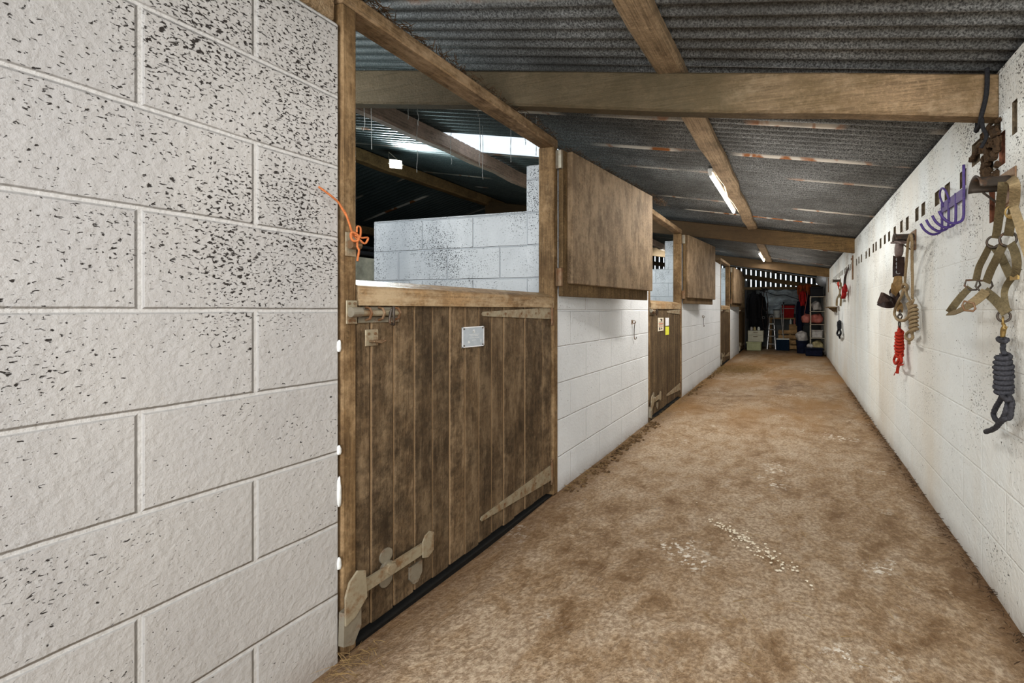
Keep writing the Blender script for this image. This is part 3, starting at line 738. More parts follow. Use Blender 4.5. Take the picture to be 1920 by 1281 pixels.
def keepers(fr, y0, near):
    """ironwork screwed to the jamb"""
    L = fr.location; xf = WL+.004
    b = MB(); b.box(xf, xf+.004, y0-.040, y0-.002, 1.066, 1.142, .001); k_ = b.build('bolt_keeper', M['galv_pale'], fr, org=L)
    b = MB(); b.tube([(xf+.016, y0-.036, 1.104), (xf+.016, y0-.002, 1.104)], .0165, 16); b.build('keeper_tube', M['galv'], k_, org=L)
    b = MB(); 
    for dz_ in (1.076, 1.132):
        for dy_ in (-.03, -.012): b.cyl((xf+.003, y0+dy_, dz_), (xf+.0065, y0+dy_, dz_), .0045, 8)
    b.build('screw_heads', M['rusty'], k_, org=L)
    # kick catch
    b = MB(); b.prism([(y0-.062, .115), (y0-.062, .205), (y0-.048, .245), (y0-.02, .268), (y0+.006, .255), (y0+.012, .165), (y0-.03, .125)], 0, xf+.022, xf+.03)
    c_ = b.build('kick_catch', M['galv_pale'], fr, org=L)
    b = MB(); b.prism([(y0-.065, .05), (y0-.062, .155), (y0-.004, .165), (y0-.004, .08), (y0-.03, .035)], 0, xf, xf+.023); b.build('catch_plate', M['galv'], c_, org=L)
    if near:
        b = MB(); b.box(xf, xf+.004, y0-.042, y0-.005, 1.285, 1.362, .001); k2 = b.build('upper_bolt_keeper', M['galv_pale'], fr, org=L)
        b = MB(); b.tube([(xf+.014, y0-.036, 1.322), (xf+.014, y0-.004, 1.322)], .0145, 14); b.build('keeper_tube', M['rusty'], k2, org=L)

def shutter(yh, label, ang=7, z0=1.195, z1=2.085, width=1.24):
    t = empty('stable_shutter', (WL+.012, yh, z0), label, 'shutter', 'open upper stable shutters', rz=-R(ang))
    b = MB(); b.box(.0, .030, .0, width-.02, 0, z1-z0, .004); b.build('ledge_frame', M['ply_dark'], t)
    b = MB(); b.box(.0302, .068, .045, width, .078, z1-z0-.004, .005); b.build('boarded_face', M['ply'], t)
    for zz in (.06, z1-z0-.12):
        b = MB(); b.box(-.006, .036, -.022, -.002, zz, zz+.11, .002); b.cyl((.02, -.004, zz), (.02, -.004, zz+.11), .008, 12); h = b.build('hinge', M['rusty'] if zz < .5 else M['galv'], t)
    return t

OP = [(1.156, 2.435), (4.352, 5.634), (8.95, 10.235), (12.075, 13.40)]
dl = ['large weathered brown boarded lower stable door nearest the camera, grey nameplate on it',
      'brown boarded lower stable door with cream, white and yellow notices',
      'third brown lower stable door along the aisle, no notices',
      'darkest lower stable door at the far end of the block wall']
frames = []
for i, (a, e) in enumerate(OP):
    under_door_shade(i+1, a, e); fr = opening(i+1, a, e); frames.append(fr); keepers(fr, a, i == 0)
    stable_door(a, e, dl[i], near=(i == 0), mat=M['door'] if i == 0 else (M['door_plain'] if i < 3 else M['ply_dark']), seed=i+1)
shutter(2.478, 'large brown upper stable shutter folded back beside the nearest door opening')
shutter(5.700, 'brown upper stable shutter folded back beyond the second door opening')
shutter(10.30, 'brown upper stable shutter beyond the third door opening, farthest of the three', ang=3)

# nameplate and notices
xf = WL-.004
def plate(name, pts, mat, label, cat, t=.003, group=None):
    P = [onX(x, y, xf) for x, y in pts]; c = sum(P, Vector())/4
    e = empty(name, c, label, cat, group); b = MB(); n = len(P)
    vs = [Vector((xf+.0022, p.y, p.z)) for p in P]+[Vector((xf+.0022+t, p.y, p.z)) for p in P]
    b.add(vs, [(0, 1, 2, 3), (7, 6, 5, 4), (0, 4, 5, 1), (1, 5, 6, 2), (2, 6, 7, 3), (3, 7, 4, 0)])
    b.build('backing', mat, e, org=c); return e, c, P
e, c, P = plate('nameplate', [(865, 614), (906, 611), (906, 648.5), (865, 652.5)], M['plate'], 'small blue grey nameplate screwed to the nearest stable door', 'nameplate')
xx = xf+.0056
def on_plate(P, u, v):   # u along, v down, 0..1
    top = P[0].lerp(P[1], u); bot = P[3].lerp(P[2], u); return top.lerp(bot, v)
def quad(b, P, u0, u1, v0, v1, x):
    b.add([Vector((x, q.y, q.z)) for q in (on_plate(P, u0, v0), on_plate(P, u1, v0), on_plate(P, u1, v1), on_plate(P, u0, v1))], [(0, 1, 2, 3)])
b = MB()
for q in ((.0, 1, 0, .045), (0, 1, .955, 1), (0, .035, 0, 1), (.965, 1, 0, 1)): quad(b, P, *q, xx)
b.build('pale_border', M['paper_white'], e, org=c)
b = MB()
quad(b, P, .47, .55, .14, .20, xx); quad(b, P, .46, .56, .20, .32, xx); quad(b, P, .44, .50, .24, .28, xx)
rr = random.Random(2)
for v0, u0, u1 in ((.37, .30, .75), (.43, .36, .72), (.53, .30, .75), (.65, .42, .60)):
    u = u0
    while u < u1: w = rr.uniform(.02, .05); quad(b, P, u, min(u+w, u1), v0, v0+.035, xx); u += w+.012
quad(b, P, .25, .31, .68, .76, xx); quad(b, P, .24, .34, .76, .80, xx); quad(b, P, .82, .86, .66, .82, xx)
b.build('faint_lettering', M['plate_text'], e, org=c)
for u, v in ((.07, .09), (.93, .09), (.07, .91), (.93, .91)):
    q = on_plate(P, u, v); b = MB(); b.cyl((xf+.004, q.y, q.z), (xf+.0075, q.y, q.z), .0035, 10); b.build('screw', M['dark_iron'], e, org=c)
e, c, P = plate('notice', [(1233, 596), (1243.5, 596), (1243.5, 620), (1233, 621.5)], M['paper'], 'cream notice with red rules on the second stable door', 'notice', .002)
b = MB(); quad(b, P, .1, .9, .42, .46, xx+.0); quad(b, P, .1, .9, .62, .65, xx); b.build('red_rule', M['ink_red'], e, org=c)
b = MB(); quad(b, P, .35, .75, .08, .14, xx); quad(b, P, .5, .75, .14, .26, xx)
for v in (.30, .35, .50, .55): quad(b, P, .15, .85, v, v+.015, xx)
quad(b, P, .2, .4, .72, .92, xx); quad(b, P, .55, .75, .75, .88, xx); b.build('print', M['ink'], e, org=c)
plate('notice', [(1247.2, 596), (1253.6, 596), (1253.6, 610.5), (1247.2, 611)], M['paper_white'], 'small white notice above the yellow one on the second stable door', 'notice', .002)
plate('notice', [(1247.2, 612.5), (1253.8, 612.5), (1253.8, 627.5), (1247.2, 628.5)], M['paper_yellow'], 'small bright yellow notice on the second stable door', 'notice', .002)

# cabin hooks on the white panels
for (px, py, lb) in ((1186, 604, 'thin rusty cabin hook hanging on the block panel between the first two doors'), (1317.5, 594, 'thin rusty cabin hook on the block panel between the second and third doors')):
    p = onX(px, py, WL); e = empty('cabin_hook', p, lb, 'hook')
    b = MB(); b.box(WL, WL+.004, p.y-.03, p.y-.008, p.z-.02, p.z+.02, .001); b.ring((WL+.015, p.y, p.z), .014, .003, (0, 1, .3)); b.build('eye', M['rusty'], e, org=p)
    q = [(WL+.02, p.y+.012, p.z), (WL+.012, p.y+.014, p.z-.05), (WL+.012, p.y+.01, p.z-.12), (WL+.014, p.y+.02, p.z-.155), (WL+.02, p.y+.04, p.z-.15), (WL+.02, p.y+.045, p.z-.135)]
    b = MB(); b.tube(smooth(q, 4), .0032, 8); b.build('hook_rod', M['dark_iron'], e, org=p)

# orange twine tied round the upper keeper
p0 = onX(657, 452, WL+.03)
def PX(x, y, d=.0): return onX(x, y, WL+.02+d)
b = MB()
b.tube(smooth([PX(597, 350, -.01), PX(615, 363), PX(633, 378), PX(642, 392, .0), PX(652, 410), PX(658, 430, .01), PX(664, 444, .01)], 5), .0032, 8, strands=3, twist=220)
b.tube(smooth([PX(641, 390), PX(648, 400), PX(655, 420, .012), PX(661, 436, .012), PX(668, 447, .02), PX(675, 444, .03), PX(676, 428, .03), PX(670, 425, .03), PX(669, 436, .03)], 5), .003, 8, strands=3, twist=220)
b.tube(smooth([PX(664, 440, .02), PX(678, 446, .03), PX(690, 446, .03), PX(684, 457, .03), PX(672, 449, .025), PX(670, 462, .02), PX(673, 470, .02), PX(670, 490, .015)], 5), .0032, 8, strands=3, twist=220)
b.tube(smooth([PX(660, 436, .024), PX(670, 440, .026), PX(672, 450, .026), PX(663, 452, .02), PX(658, 444, .02)], 5, True), .004, 8, closed=True)
tag(b.build('baling_twine', M['twine'], org=p0, smooth_=True), 'frayed orange baling twine tied to the keeper on the nearest door post', 'twine')
# foam lumps in the wall joint
for i, (yy, z) in enumerate(((650, 1), (845, 1), (925, 1), (1058, 1))):
    p = onX(635.5, yy, WL+.002); b = MB(); hgt = (.02, .016, .05, .02)[i]
    b.blob(p, (.006, .006, hgt), seed=i, n=12); tag(b.build('foam_lump', M['foam'], org=p, smooth_=True), 'white lump of filler in the gap between block wall and nearest door post', 'filler', 'filler lumps down the door post')

# ------------------------------------------------------------------ lights
def strip_light(y0, y1, label, en=34):
    X = -.665; z = rz2(-.665)-.06; loc = Vector((X, y0, z)); t = empty('strip_light', loc, label, 'light', 'strip lights along the aisle purlin')
    b = MB(); b.box(X-.02, X+.022, y0, y1, z+.012, z+.045, .004); b.build('batten', M['white_paint'], t, org=loc)
    b = MB(); b.cyl((X, y0+.03, z), (X, y1-.03, z), .0145, 16); b.build('lit_tube', M['tube'], t, org=loc, smooth_=True)
    for y in (y0+.015, y1-.015):
        b = MB(); b.cyl((X, y-.014, z), (X, y+.014, z), .016, 16); b.build('end_cap', M['white_paint'], t, org=loc)
    l = bpy.data.lights.new('strip_glow', 'AREA'); l.shape = 'RECTANGLE'; l.size = .05; l.size_y = y1-y0; l.energy = en; l.color = (1, .96, .90)
    o = bpy.data.objects.new('strip_glow', l); col.objects.link(o); o.location = (X, (y0+y1)/2, z-.03)
    l = bpy.data.lights.new('strip_upglow', 'AREA'); l.shape = 'RECTANGLE'; l.size = 1.2; l.size_y = 3.2; l.energy = en*.42; l.color = (1, .97, .93)
    o = bpy.data.objects.new('strip_upglow', l); col.objects.link(o); o.location = (-.3, (y0+y1)/2, 1.35); o.rotation_euler = (math.pi, 0, 0)  # added unseen lamp facing up, brightens the roof sheets
    return t
strip_light(3.72, 5.28, 'lit strip light under the purlin, nearer of the two above the aisle')
strip_light(9.15, 10.7, 'lit strip light under the purlin, farther one near the aisle end', 20)

# floodlight in the stable
p = onX(742, 308, -4.25); t = empty('floodlight', p, 'bright white floodlight glowing in the dark stable roof', 'light'); D_ = (Vector((-.6, .0, 1.0))-p).normalized()
rot = D_.to_track_quat('Z', 'Y').to_matrix()
ax, ay, az = rot @ Vector((1, 0, 0)), rot @ Vector((0, 1, 0)), rot @ Vector((0, 0, 1))
b = MB(); b.obox(p-az*.03, ax*.062, ay*.048, az*.025); b.build('housing', M['dark_iron'], t, org=p)
b = MB(); b.obox(p+az*.002, ax*.055, ay*.041, az*.003); b.build('lit_glass', M['flood'], t, org=p)
b = MB(); top = Vector((p.x-.1, p.y, rz2(p.x)-.02)); b.tube([p+ax*.068, p+ax*.068-az*.07, top, p-ax*.068-az*.07, p-ax*.068], .006, 8); b.build('bracket', M['galv'], t, org=p)
l = bpy.data.lights.new('flood_glow', 'SPOT'); l.energy = 230; l.spot_size = R(150); l.spot_blend = .6; l.color = (.86, .96, 1); l.shadow_soft_size = .08
l2 = bpy.data.lights.new('flood_spill', 'POINT'); l2.energy = 16; l2.color = (.72, .95, 1); l2.shadow_soft_size = .12
o2 = bpy.data.objects.new('flood_spill', l2); col.objects.link(o2); o2.location = p+Vector((.5, -.3, -.5))  # added unseen point lamp, brightens the roof around the floodlight
o = bpy.data.objects.new('flood_glow', l); col.objects.link(o); o.location = p+az*.02; o.rotation_euler = (Vector((-2.3, 2.2, 1.3))-p).to_track_quat('-Z', 'Y').to_euler()

# ------------------------------------------------------------------ tack on the right wall
def RW(x, y, off=.0): return onX(x, y, WR-off)
def bracket(p, label, w=.10, r=.045, group='saddle hooks along the painted wall'):
    """arched bridle hook: plate and a half-round hood standing off the wall"""
    t = empty('bridle_hook', p, label, 'hook', group)
    b = MB(); b.box(WR-.006, WR, p.y-r-.015, p.y+r+.015, p.z-.07, p.z+r+.01, .002); b.build('back_plate', M['rusty'], t, org=p)
    b = MB(); vs = []; n = 12
    for xx_, rr_ in ((WR-.004, r), (WR-w+.015, r), (WR-w, r+.01)):
        for k_ in range(n+1):
            a = math.pi*k_/n; vs.append((xx_, p.y+rr_*math.cos(a), p.z+rr_*math.sin(a)*.85))
    vs2 = [(x_, p.y+(y_-p.y)*.9, p.z+(z_-p.z)*.9-.002) for x_, y_, z_ in vs]
    m_ = n+1; fs = []
    for lay in range(2):
        for k_ in range(n): fs.append((lay*m_+k_, lay*m_+k_+1, lay*m_+m_+k_+1, lay*m_+m_+k_))
    N_ = len(vs); allv = vs+vs2; fs += [tuple(N_+i for i in f) for f in fs]
    for k_ in range(n): fs.append((2*m_+k_, 2*m_+k_+1, N_+2*m_+k_+1, N_+2*m_+k_))
    for lay in range(2):
        for k_ in (0, n): fs.append((lay*m_+k_, lay*m_+m_+k_, N_+lay*m_+m_+k_, N_+lay*m_+k_))
    b.add(allv, fs); b.build('arched_hood', M['dark_iron'], t, org=p, smooth_=True)
    b = MB(); b.tube([(WR-.005, p.y+r*.6, p.z-.065), (WR-w*.7, p.y+r*.2, p.z-.01)], .004, 8); b.build('brace', M['dark_iron'], t, org=p)
    return t

def coil(b, top, bot, ry, rx, turns, rad, slant=.3, strands=3, tw=160):
    """rope wound round itself in a hanging hank"""
    pts = []; n = int(turns*14); jr = random.Random(int(turns*100)); jt = [jr.uniform(.84, 1.14) for _ in range(n//7+3)]
    for i in range(n+1):
        f = i/n; a = 2*math.pi*turns*f; c = top.lerp(bot, f); bulge = (.82+.18*math.sin(math.pi*f))*(jt[i//7]*(1-(i % 7)/7)+jt[i//7+1]*(i % 7)/7)
        pts.append(c+Vector((rx*bulge*math.sin(a), ry*bulge*math.cos(a), slant*ry*math.cos(a)*.6)))
    b.tube(pts, rad, 9, strands=strands, twist=tw); return pts

# nearest hook + olive headcollar + grey lead rope
hk = RW(1891, 352)
bracket(hk, 'dark arched hook holding the olive headcollar, nearest on the painted wall', w=.11, r=.052)
p0 = RW(1885, 480, .05)
t = empty('headcollar', p0, 'large olive webbing headcollar hanging from the nearest arched hook', 'headcollar')
def hp(u, v, off=.05): return RW(1730+u/3.2, 200+v/3.2, off)
def strap(t, org, pts, w, mat, name='strap', nrm=(-1, 0, 0), tt=.0035, sub=6, label=None):
    nrm = Vector(nrm)+Vector((.35, -1.1, 0))
    b = MB(); b.ribbon(pts, w, nrm, tt, sub); o = b.build(name, mat, t, org=org, smooth_=False)
    if label: tag(o, label)
    return o
W_ = M['webbing']
strap(t, p0, [hp(482, 452, .085), hp(478, 500, .08), hp(465, 600, .06), hp(450, 720, .045), hp(438, 790, .04)], [.028, .028, .025], W_, 'head_strap', nrm=(-1, -.2, 0))
strap(t, p0, [hp(505, 448, .05), hp(530, 436, .09), hp(552, 470, .10), hp(552, 560, .08), hp(545, 600, .075)], .028, M['webbing_pale'], 'crown_strap', nrm=(-1, -.3, 0))
strap(t, p0, [hp(545, 595, .07), hp(530, 680, .055), hp(520, 740, .05), hp(515, 775, .045)], [.026, .028], W_, 'head_strap', nrm=(-1, -.2, 0))
strap(t, p0, [hp(545, 600, .085), hp(575, 690, .085), hp(605, 790, .08), hp(640, 900, .07)], [.024, .026], M['webbing_pale'], 'loose_strap_end', nrm=(-1, 0, 0))
b = MB(); b.ring(hp(532, 632, .075), .020, .003, (-.5, -.9, 0), sq=.8); b.bar(hp(505, 655, .075), hp(560, 655, .075), .006, .008); b.build('buckle', M['brass'], t, org=p0)
for (u, v, r_) in ((425, 812, .026), (512, 796, .030)):
    b = MB(); b.ring(hp(u, v, .042), r_*.80, .0042, (-.45, -.9, 0), sq=1.0); b.build('ring', M['dark_iron'], t, org=p0, smooth_=True)
for (u, v) in ((298, 1065), (368, 1070)):
    c_ = hp(u, v, .045); b = MB(); b.tube([c_+Vector((dy*.8, dy*-.45, dz*1.2)) for dy, dz in ((.024, .014), (-.024, .014), (-.030, -.004), (-.014, -.020), (.014, -.020), (.030, -.004))], .0042, 8, closed=True); b.build('square_ring', M['dark_iron'], t, org=p0)
strap(t, p0, [hp(405, 830), hp(370, 900), hp(338, 965), hp(320, 1045)], [.022, .026], W_, 'cheek_strap', nrm=(-1, -.6, 0))
strap(t, p0, [hp(485, 825, .05), hp(450, 900, .06), hp(410, 980, .055), hp(382, 1055, .05)], [.026, .028], W_, 'cheek_strap')
strap(t, p0, [hp(428, 840, .035), hp(470, 900, .03), hp(505, 975, .03), hp(530, 1025, .03)], [.026, .026], W_, 'throat_strap')
strap(t, p0, [hp(530, 822, .055), hp(555, 880, .06), hp(565, 950, .055), hp(553, 1025, .04)], [.026, .026], W_, 'throat_strap', nrm=(-1, .3, 0))
strap(t, p0, [hp(535, 1028, .035), hp(500, 1080, .03), hp(490, 1140, .03), hp(508, 1230, .03)], [.022, .020], W_, 'chin_strap', nrm=(-1, -.8, 0))
b = MB(); b.bar(hp(528, 1030, .04), hp(575, 1022, .04), .006, .016); b.build('square_ring', M['brass'], t, org=p0)
strap(t, p0, [hp(285, 1085, .05), hp(240, 1130, .08), hp(195, 1185, .11), hp(160, 1235, .12)], [.026, .030], W_, 'noseband', nrm=(-.8, -.5, .2))
strap(t, p0, [hp(152, 1240, .12), hp(200, 1232, .13), hp(270, 1195, .13), hp(330, 1155, .10), hp(385, 1105, .06)], [.024, .030, .036], M['webbing_pale'], 'noseband_front', nrm=(-1, -.2, .5))
b = MB(); cc = hp(277, 1200, .137)
b.tube([cc+Vector((dy*-.7, dy*.5, dz)) for dy, dz in ((-.024, -.008), (-.018, .012), (.018, .020), (.025, .004), (.016, -.014), (-.016, -.017))], .004, 8, closed=True); b.build('buckle', M['rusty'], t, org=p0)
strap(t, p0, [hp(372, 1105, .06), hp(425, 1150, .055), hp(470, 1195, .05), hp(505, 1240, .04)], [.032, .036], W_, 'chin_strap')
b = MB(); b.ring(hp(487, 1258, .04), .019, .004, (-.5, -.9, 0)); b.build('ring', M['dark_iron'], t, org=p0, smooth_=True)

def kp(u, v, off=.04): return RW(1740+u/4.2717, 560+v/4.27, off)
p0 = kp(600, 480)
t = empty('lead_rope', p0, 'thick charcoal grey lead rope wound in a hank, clipped below the olive headcollar', 'rope')
b = MB(); b.ring(kp(600, 180, .04), .014, .004, (-1, .4, 0), sq=.8); b.tube(smooth([kp(600, 200), kp(612, 225), kp(603, 255), kp(598, 310)], 4), [.006, .006, .006, .006, .006, .009, .009, .009, .009, .009, .008, .008, .007], 10)
b.cyl(kp(605, 230), kp(630, 228), .003, 8); b.build('brass_clip', M['brass'], t, org=p0, smooth_=True)
b = MB(); RG = .0088
b.tube(smooth([kp(560, 320), kp(580, 342, .05), kp(615, 345, .055), kp(635, 330, .045), kp(600, 318, .03)], 5, True), RG*.85, 9, strands=3, twist=160, closed=True)
b.tube(smooth([kp(598, 315), kp(602, 360), kp(600, 410), kp(612, 440, .05)], 6), RG, 9, strands=3, twist=160)
coil(b, kp(604, 448, .05), kp(606, 768, .05), .022, .024, 8.2, RG*1.02)
b.tube([kp(604, 440, .045), kp(604, 780, .045)], .013, 8)
b.build('wound_hank', M['rope_grey'], t, org=p0, smooth_=True)
b = MB()
b.tube(smooth([kp(600, 770), kp(575, 820), kp(545, 870), kp(525, 930), kp(560, 985, .045), kp(600, 960, .055), kp(625, 900, .06), kp(640, 830, .05), kp(620, 775)], 6), RG*1.05, 9, strands=3, twist=160)
b.tube(smooth([kp(650, 780), kp(672, 830, .05), kp(665, 890, .05), kp(655, 950, .05), kp(610, 965, .06), kp(570, 1000, .06), kp(540, 1035, .055), kp(500, 1055, .05), kp(463, 1067, .045)], 6), RG*1.05, 9, strands=3, twist=160)
b.tube(smooth([kp(590, 780, .06), kp(630, 810, .065), kp(670, 800, .055)], 5), RG, 9, strands=3, twist=160)
b.build('loose_loops', M['rope_grey'], t, org=p0, smooth_=True)

# purple tack rack
def rp(u, v, off=.0): return RW(1730+u/3.2, 200+v/3.2, off)
p0 = rp(180, 600); t = empty('tack_rack', p0, 'purple four pronged metal tack rack on the painted wall', 'rack')
b = MB(); A, B_ = rp(112, 605, .012), rp(252, 525, .012); hz = .026
A.z += .0; mid_z = (A.z+B_.z)/2; A.z = B_.z = mid_z
b.box(WR-.014, WR-.009, A.y-.0, B_.y, mid_z-hz, mid_z+hz, .001) if A.y < B_.y else b.box(WR-.014, WR-.009, B_.y, A.y, mid_z-hz, mid_z+hz, .001)
b.build('cross_bar', M['purple'], t, org=p0)
ya, yb = A.y, B_.y
for i in range(4):
    y = ya+(yb-ya)*(i/3*.93+.035); zt_ = mid_z+hz if i < 3 else mid_z+.13; zl = mid_z-.13
    pts = [(WR-.012, y, zt_), (WR-.012, y, mid_z-.05), (WR-.014, y, zl+.02), (WR-.028, y, zl), (WR-.062, y, zl-.004), (WR-.095, y, zl+.022), (WR-.112, y, zl+.055)]
    b = MB(); b.tube(smooth(pts, 5), .0062, 10); b.build('prong', M['purple'], t, org=p0, smooth_=True)
b = MB(); y = ya+(yb-ya)*.12; y2 = ya+(yb-ya)*.40
b.tube(smooth([(WR-.012, y, mid_z), (WR-.03, y, mid_z+.06), (WR-.035, (y+y2)/2, mid_z+.085), (WR-.03, y2, mid_z+.06), (WR-.012, y2, mid_z)], 5), .005, 10); b.build('hanger_loop', M['purple'], t, org=p0, smooth_=True)

# second hook group: tan rope, dark leather headcollar, red lead rope
def sp(u, v, off=.05): return RW(1600+u/4, 400+v/4, off)
hk = sp(455, 200, .0)
bracket(hk, 'dark arched hook holding the tan rope, second along the painted wall', w=.12, r=.050)
p0 = sp(420, 500); t = empty('rope_halter', p0, 'tan rope halter knotted in loops on the second arched hook', 'halter')
b = MB(); RT = .0085
b.tube(smooth([sp(385, 540), sp(392, 440, .06), sp(402, 320, .07), sp(410, 220, .09), sp(430, 160, .10), sp(440, 220, .09), sp(440, 330, .07), sp(442, 450, .06), sp(443, 640, .05)], 6), RT, 9, strands=3, twist=150); b.build('hanging_loop', M['rope_tan'], t, org=p0, smooth_=True)
b = MB()
b.tube(smooth([sp(368, 545, .06), sp(385, 530, .07), sp(402, 548, .06), sp(400, 575, .05), sp(372, 572, .05)], 5, True), RT*1.1, 9, closed=True, strands=3, twist=150)
b.tube(smooth([sp(385, 560), sp(360, 625, .06), sp(325, 690, .06), sp(308, 750, .06), sp(330, 795, .07), sp(375, 805, .07), sp(412, 775, .06), sp(420, 720, .05), sp(405, 680, .05)], 6), RT*1.15, 9, strands=3, twist=150)
b.tube(smooth([sp(395, 565), sp(400, 610, .06), sp(430, 660, .06), sp(450, 650, .06), sp(430, 690, .06), sp(415, 670, .06)], 6), RT, 9, strands=3, twist=150)
b.build('lower_loop', M['rope_tan'], t, org=p0, smooth_=True)
b = MB(); coil(b, sp(448, 690, .05), sp(455, 890, .05), .030, .020, 7, RT*1.15, slant=-.5); b.tube([sp(450, 690), sp(452, 890)], .012, 8)
b.tube(smooth([sp(430, 880), sp(400, 905), sp(395, 935, .06), sp(425, 950, .06), sp(445, 930), sp(440, 900)], 6), RT*1.1, 9, strands=3, twist=150)
b.tube([sp(420, 940), sp(418, 982)], RT, 9); b.build('wound_tail', M['rope_tan'], t, org=p0, smooth_=True)

p0 = sp(340, 450); t = empty('headcollar', p0, 'dark buckled leather headcollar with a brown flared noseband, left of the tan rope halter', 'headcollar')
b = MB(); b.blob(sp(342, 272, .08), (.022, .075, .058), seed=3, n=16, rough=.05); b.build('padded_crown', M['leather_brown'], t, org=p0, smooth_=True)
b = MB(); pp = [sp(300, 330, .06), sp(302, 222, .09), sp(342, 212, .09), sp(384, 222, .09), sp(384, 325, .06)]; b.ribbon([pp[1], pp[2], pp[3]], .04, (0, 0, 1), .012, 4); b.build('crown_fold', M['leather_brown'], t, org=p0)
strap(t, p0, [sp(322, 325, .06), sp(320, 400, .05), sp(320, 478, .05)], .045, M['leather'], 'cheek_strap'); strap(t, p0, [sp(355, 325, .07), sp(356, 400, .06), sp(350, 470, .06)], .05, M['leather'], 'cheek_strap')
b = MB()
for v in (345, 378, 405, 440): b.ring(sp(338, v, .07), .013, .0035, (-.4, -.9, 0), sq=1.0)
b.build('buckle', M['alu'], t, org=p0)
strap(t, p0, [sp(335, 470, .06), sp(330, 530, .07), sp(310, 570, .08), sp(300, 610, .07)], [.05, .075, .05], M['leather_tan'], 'tan_strap', label='tan leather strap')
strap(t, p0, [sp(350, 520, .05), sp(320, 560, .04), sp(292, 590, .05), sp(300, 620, .06)], [.04, .05], M['leather'], 'curved_strap')
b = MB()   # flared noseband, open like a pocket
a_, b_, c_, d_ = sp(208, 592, .17), sp(177, 672, .19), sp(300, 690, .06), sp(285, 632, .06); e_ = sp(300, 650, .03)
b.add([a_, b_, c_, d_, a_+Vector((.02, .01, -.004)), b_+Vector((.02, .01, .01)), c_+Vector((.012, .01, 0)), d_+Vector((.012, .01, 0))], [(0, 1, 2, 3), (7, 6, 5, 4), (0, 4, 5, 1), (1, 5, 6, 2), (2, 6, 7, 3), (3, 7, 4, 0)])
b.build('flared_noseband', M['leather_brown'], t, org=p0)
strap(t, p0, [sp(180, 678, .18), sp(240, 690, .13), sp(300, 680, .07), sp(330, 640, .05)], [.02, .05, .05], M['leather'], 'noseband_rim')
b = MB(); b.blob(sp(320, 640, .05), (.022, .055, .060), seed=8, n=14, rough=.3); b.build('bunched_straps', M['leather'], t, org=p0, smooth_=True)
strap(t, p0, [sp(335, 670, .05), sp(350, 700, .05), sp(348, 740, .05)], .04, M['leather_tan'], 'chin_strap')
b = MB(); b.ring(sp(350, 745, .055), .020, .004, (-1, 0, 0), sq=1.3); b.build('ring', M['dark_iron'], t, org=p0)
p0 = sp(345, 980); t = empty('lead_rope', p0, 'bright red lead rope wound in a hank below the dark leather headcollar', 'rope')
b = MB(); b.tube(smooth([sp(350, 755, .055), sp(334, 772, .055), sp(350, 795, .055), sp(366, 772, .055)], 4, True), .0045, 8, closed=True); b.ring(sp(346, 832, .055), .022, .0045, (-1, 0, 0), sq=1.2); b.build('clip', M['dark_iron'], t, org=p0)
b = MB(); b.tube(smooth([sp(345, 845), sp(345, 870), sp(340, 890)], 5), .010, 9, strands=3, twist=150)
coil(b, sp(345, 885, .05), sp(343, 1075, .05), .026, .024, 8, .0098, slant=.7); b.tube([sp(345, 870), sp(343, 1085)], .014, 8); b.build('wound_hank', M['rope_red'], t, org=p0, smooth_=True)
b = MB(); b.tube(smooth([sp(320, 1060), sp(305, 1100), sp(318, 1130, .06), sp(340, 1100, .06), sp(345, 1070)], 6), .009, 9, strands=3, twist=150)
b.tube(smooth([sp(355, 1065), sp(360, 1110), sp(340, 1140), sp(332, 1170), sp(330, 1200)], 6), .0105, 9, strands=3, twist=150)
b.tube(smooth([sp(335, 1140), sp(355, 1140, .06), sp(372, 1134, .06)], 4), .005, 8); b.tube(smooth([sp(325, 1180), sp(312, 1200), sp(305, 1215)], 4), .003, 8); b.build('loose_loops', M['rope_red'], t, org=p0, smooth_=True)

# third group, far along the wall
def tp(u, v, off=.05): return RW(1540+u/5.57, 450+v/5.57, off)
bracket(tp(200, 440, 0), 'arched hook with the tan headcollar, third along the painted wall', w=.12, r=.05)
p0 = tp(185, 600); t = empty('headcollar', p0, 'tan headcollar hanging farthest along the painted wall, below the third arched hook', 'headcollar')
strap(t, p0, [tp(175, 440, .11), tp(178, 480, .11), tp(182, 515, .09)], .035, M['rope_red'], 'head_strap', label='dull red head strap')
strap(t, p0, [tp(200, 440, .12), tp(205, 500, .1), tp(192, 560, .08), tp(165, 620, .08), tp(160, 690, .08)], .035, M['webbing_pale'], 'cheek_strap')
strap(t, p0, [tp(192, 510, .09), tp(196, 570, .07), tp(205, 620, .06), tp(200, 690, .06)], .03, M['webbing_pale'], 'cheek_strap')
strap(t, p0, [tp(168, 600, .09), tp(185, 590, .09), tp(205, 600, .07)], .03, M['webbing'], 'noseband')
strap(t, p0, [tp(180, 690, .07), tp(182, 740, .06)], .035, M['white_bag'], 'chin_strap', sub=3)
b = MB(); b.ring(tp(182, 760, .06), .03, .006, (-1, 0, 0)); b.build('ring', M['alu'], t, org=p0)
p0 = tp(185, 900); t = empty('lead_rope', p0, 'black lead rope hank below the farthest tan headcollar', 'rope')
b = MB(); b.tube([tp(183, 775), tp(183, 850)], .008, 8, strands=2, twist=120); b.build('clip', M['alu'], t, org=p0)
b = MB(); coil(b, tp(187, 850, .05), tp(187, 930, .06), .05, .026, 5, .012); b.tube([tp(187, 845), tp(187, 935)], .022, 8)
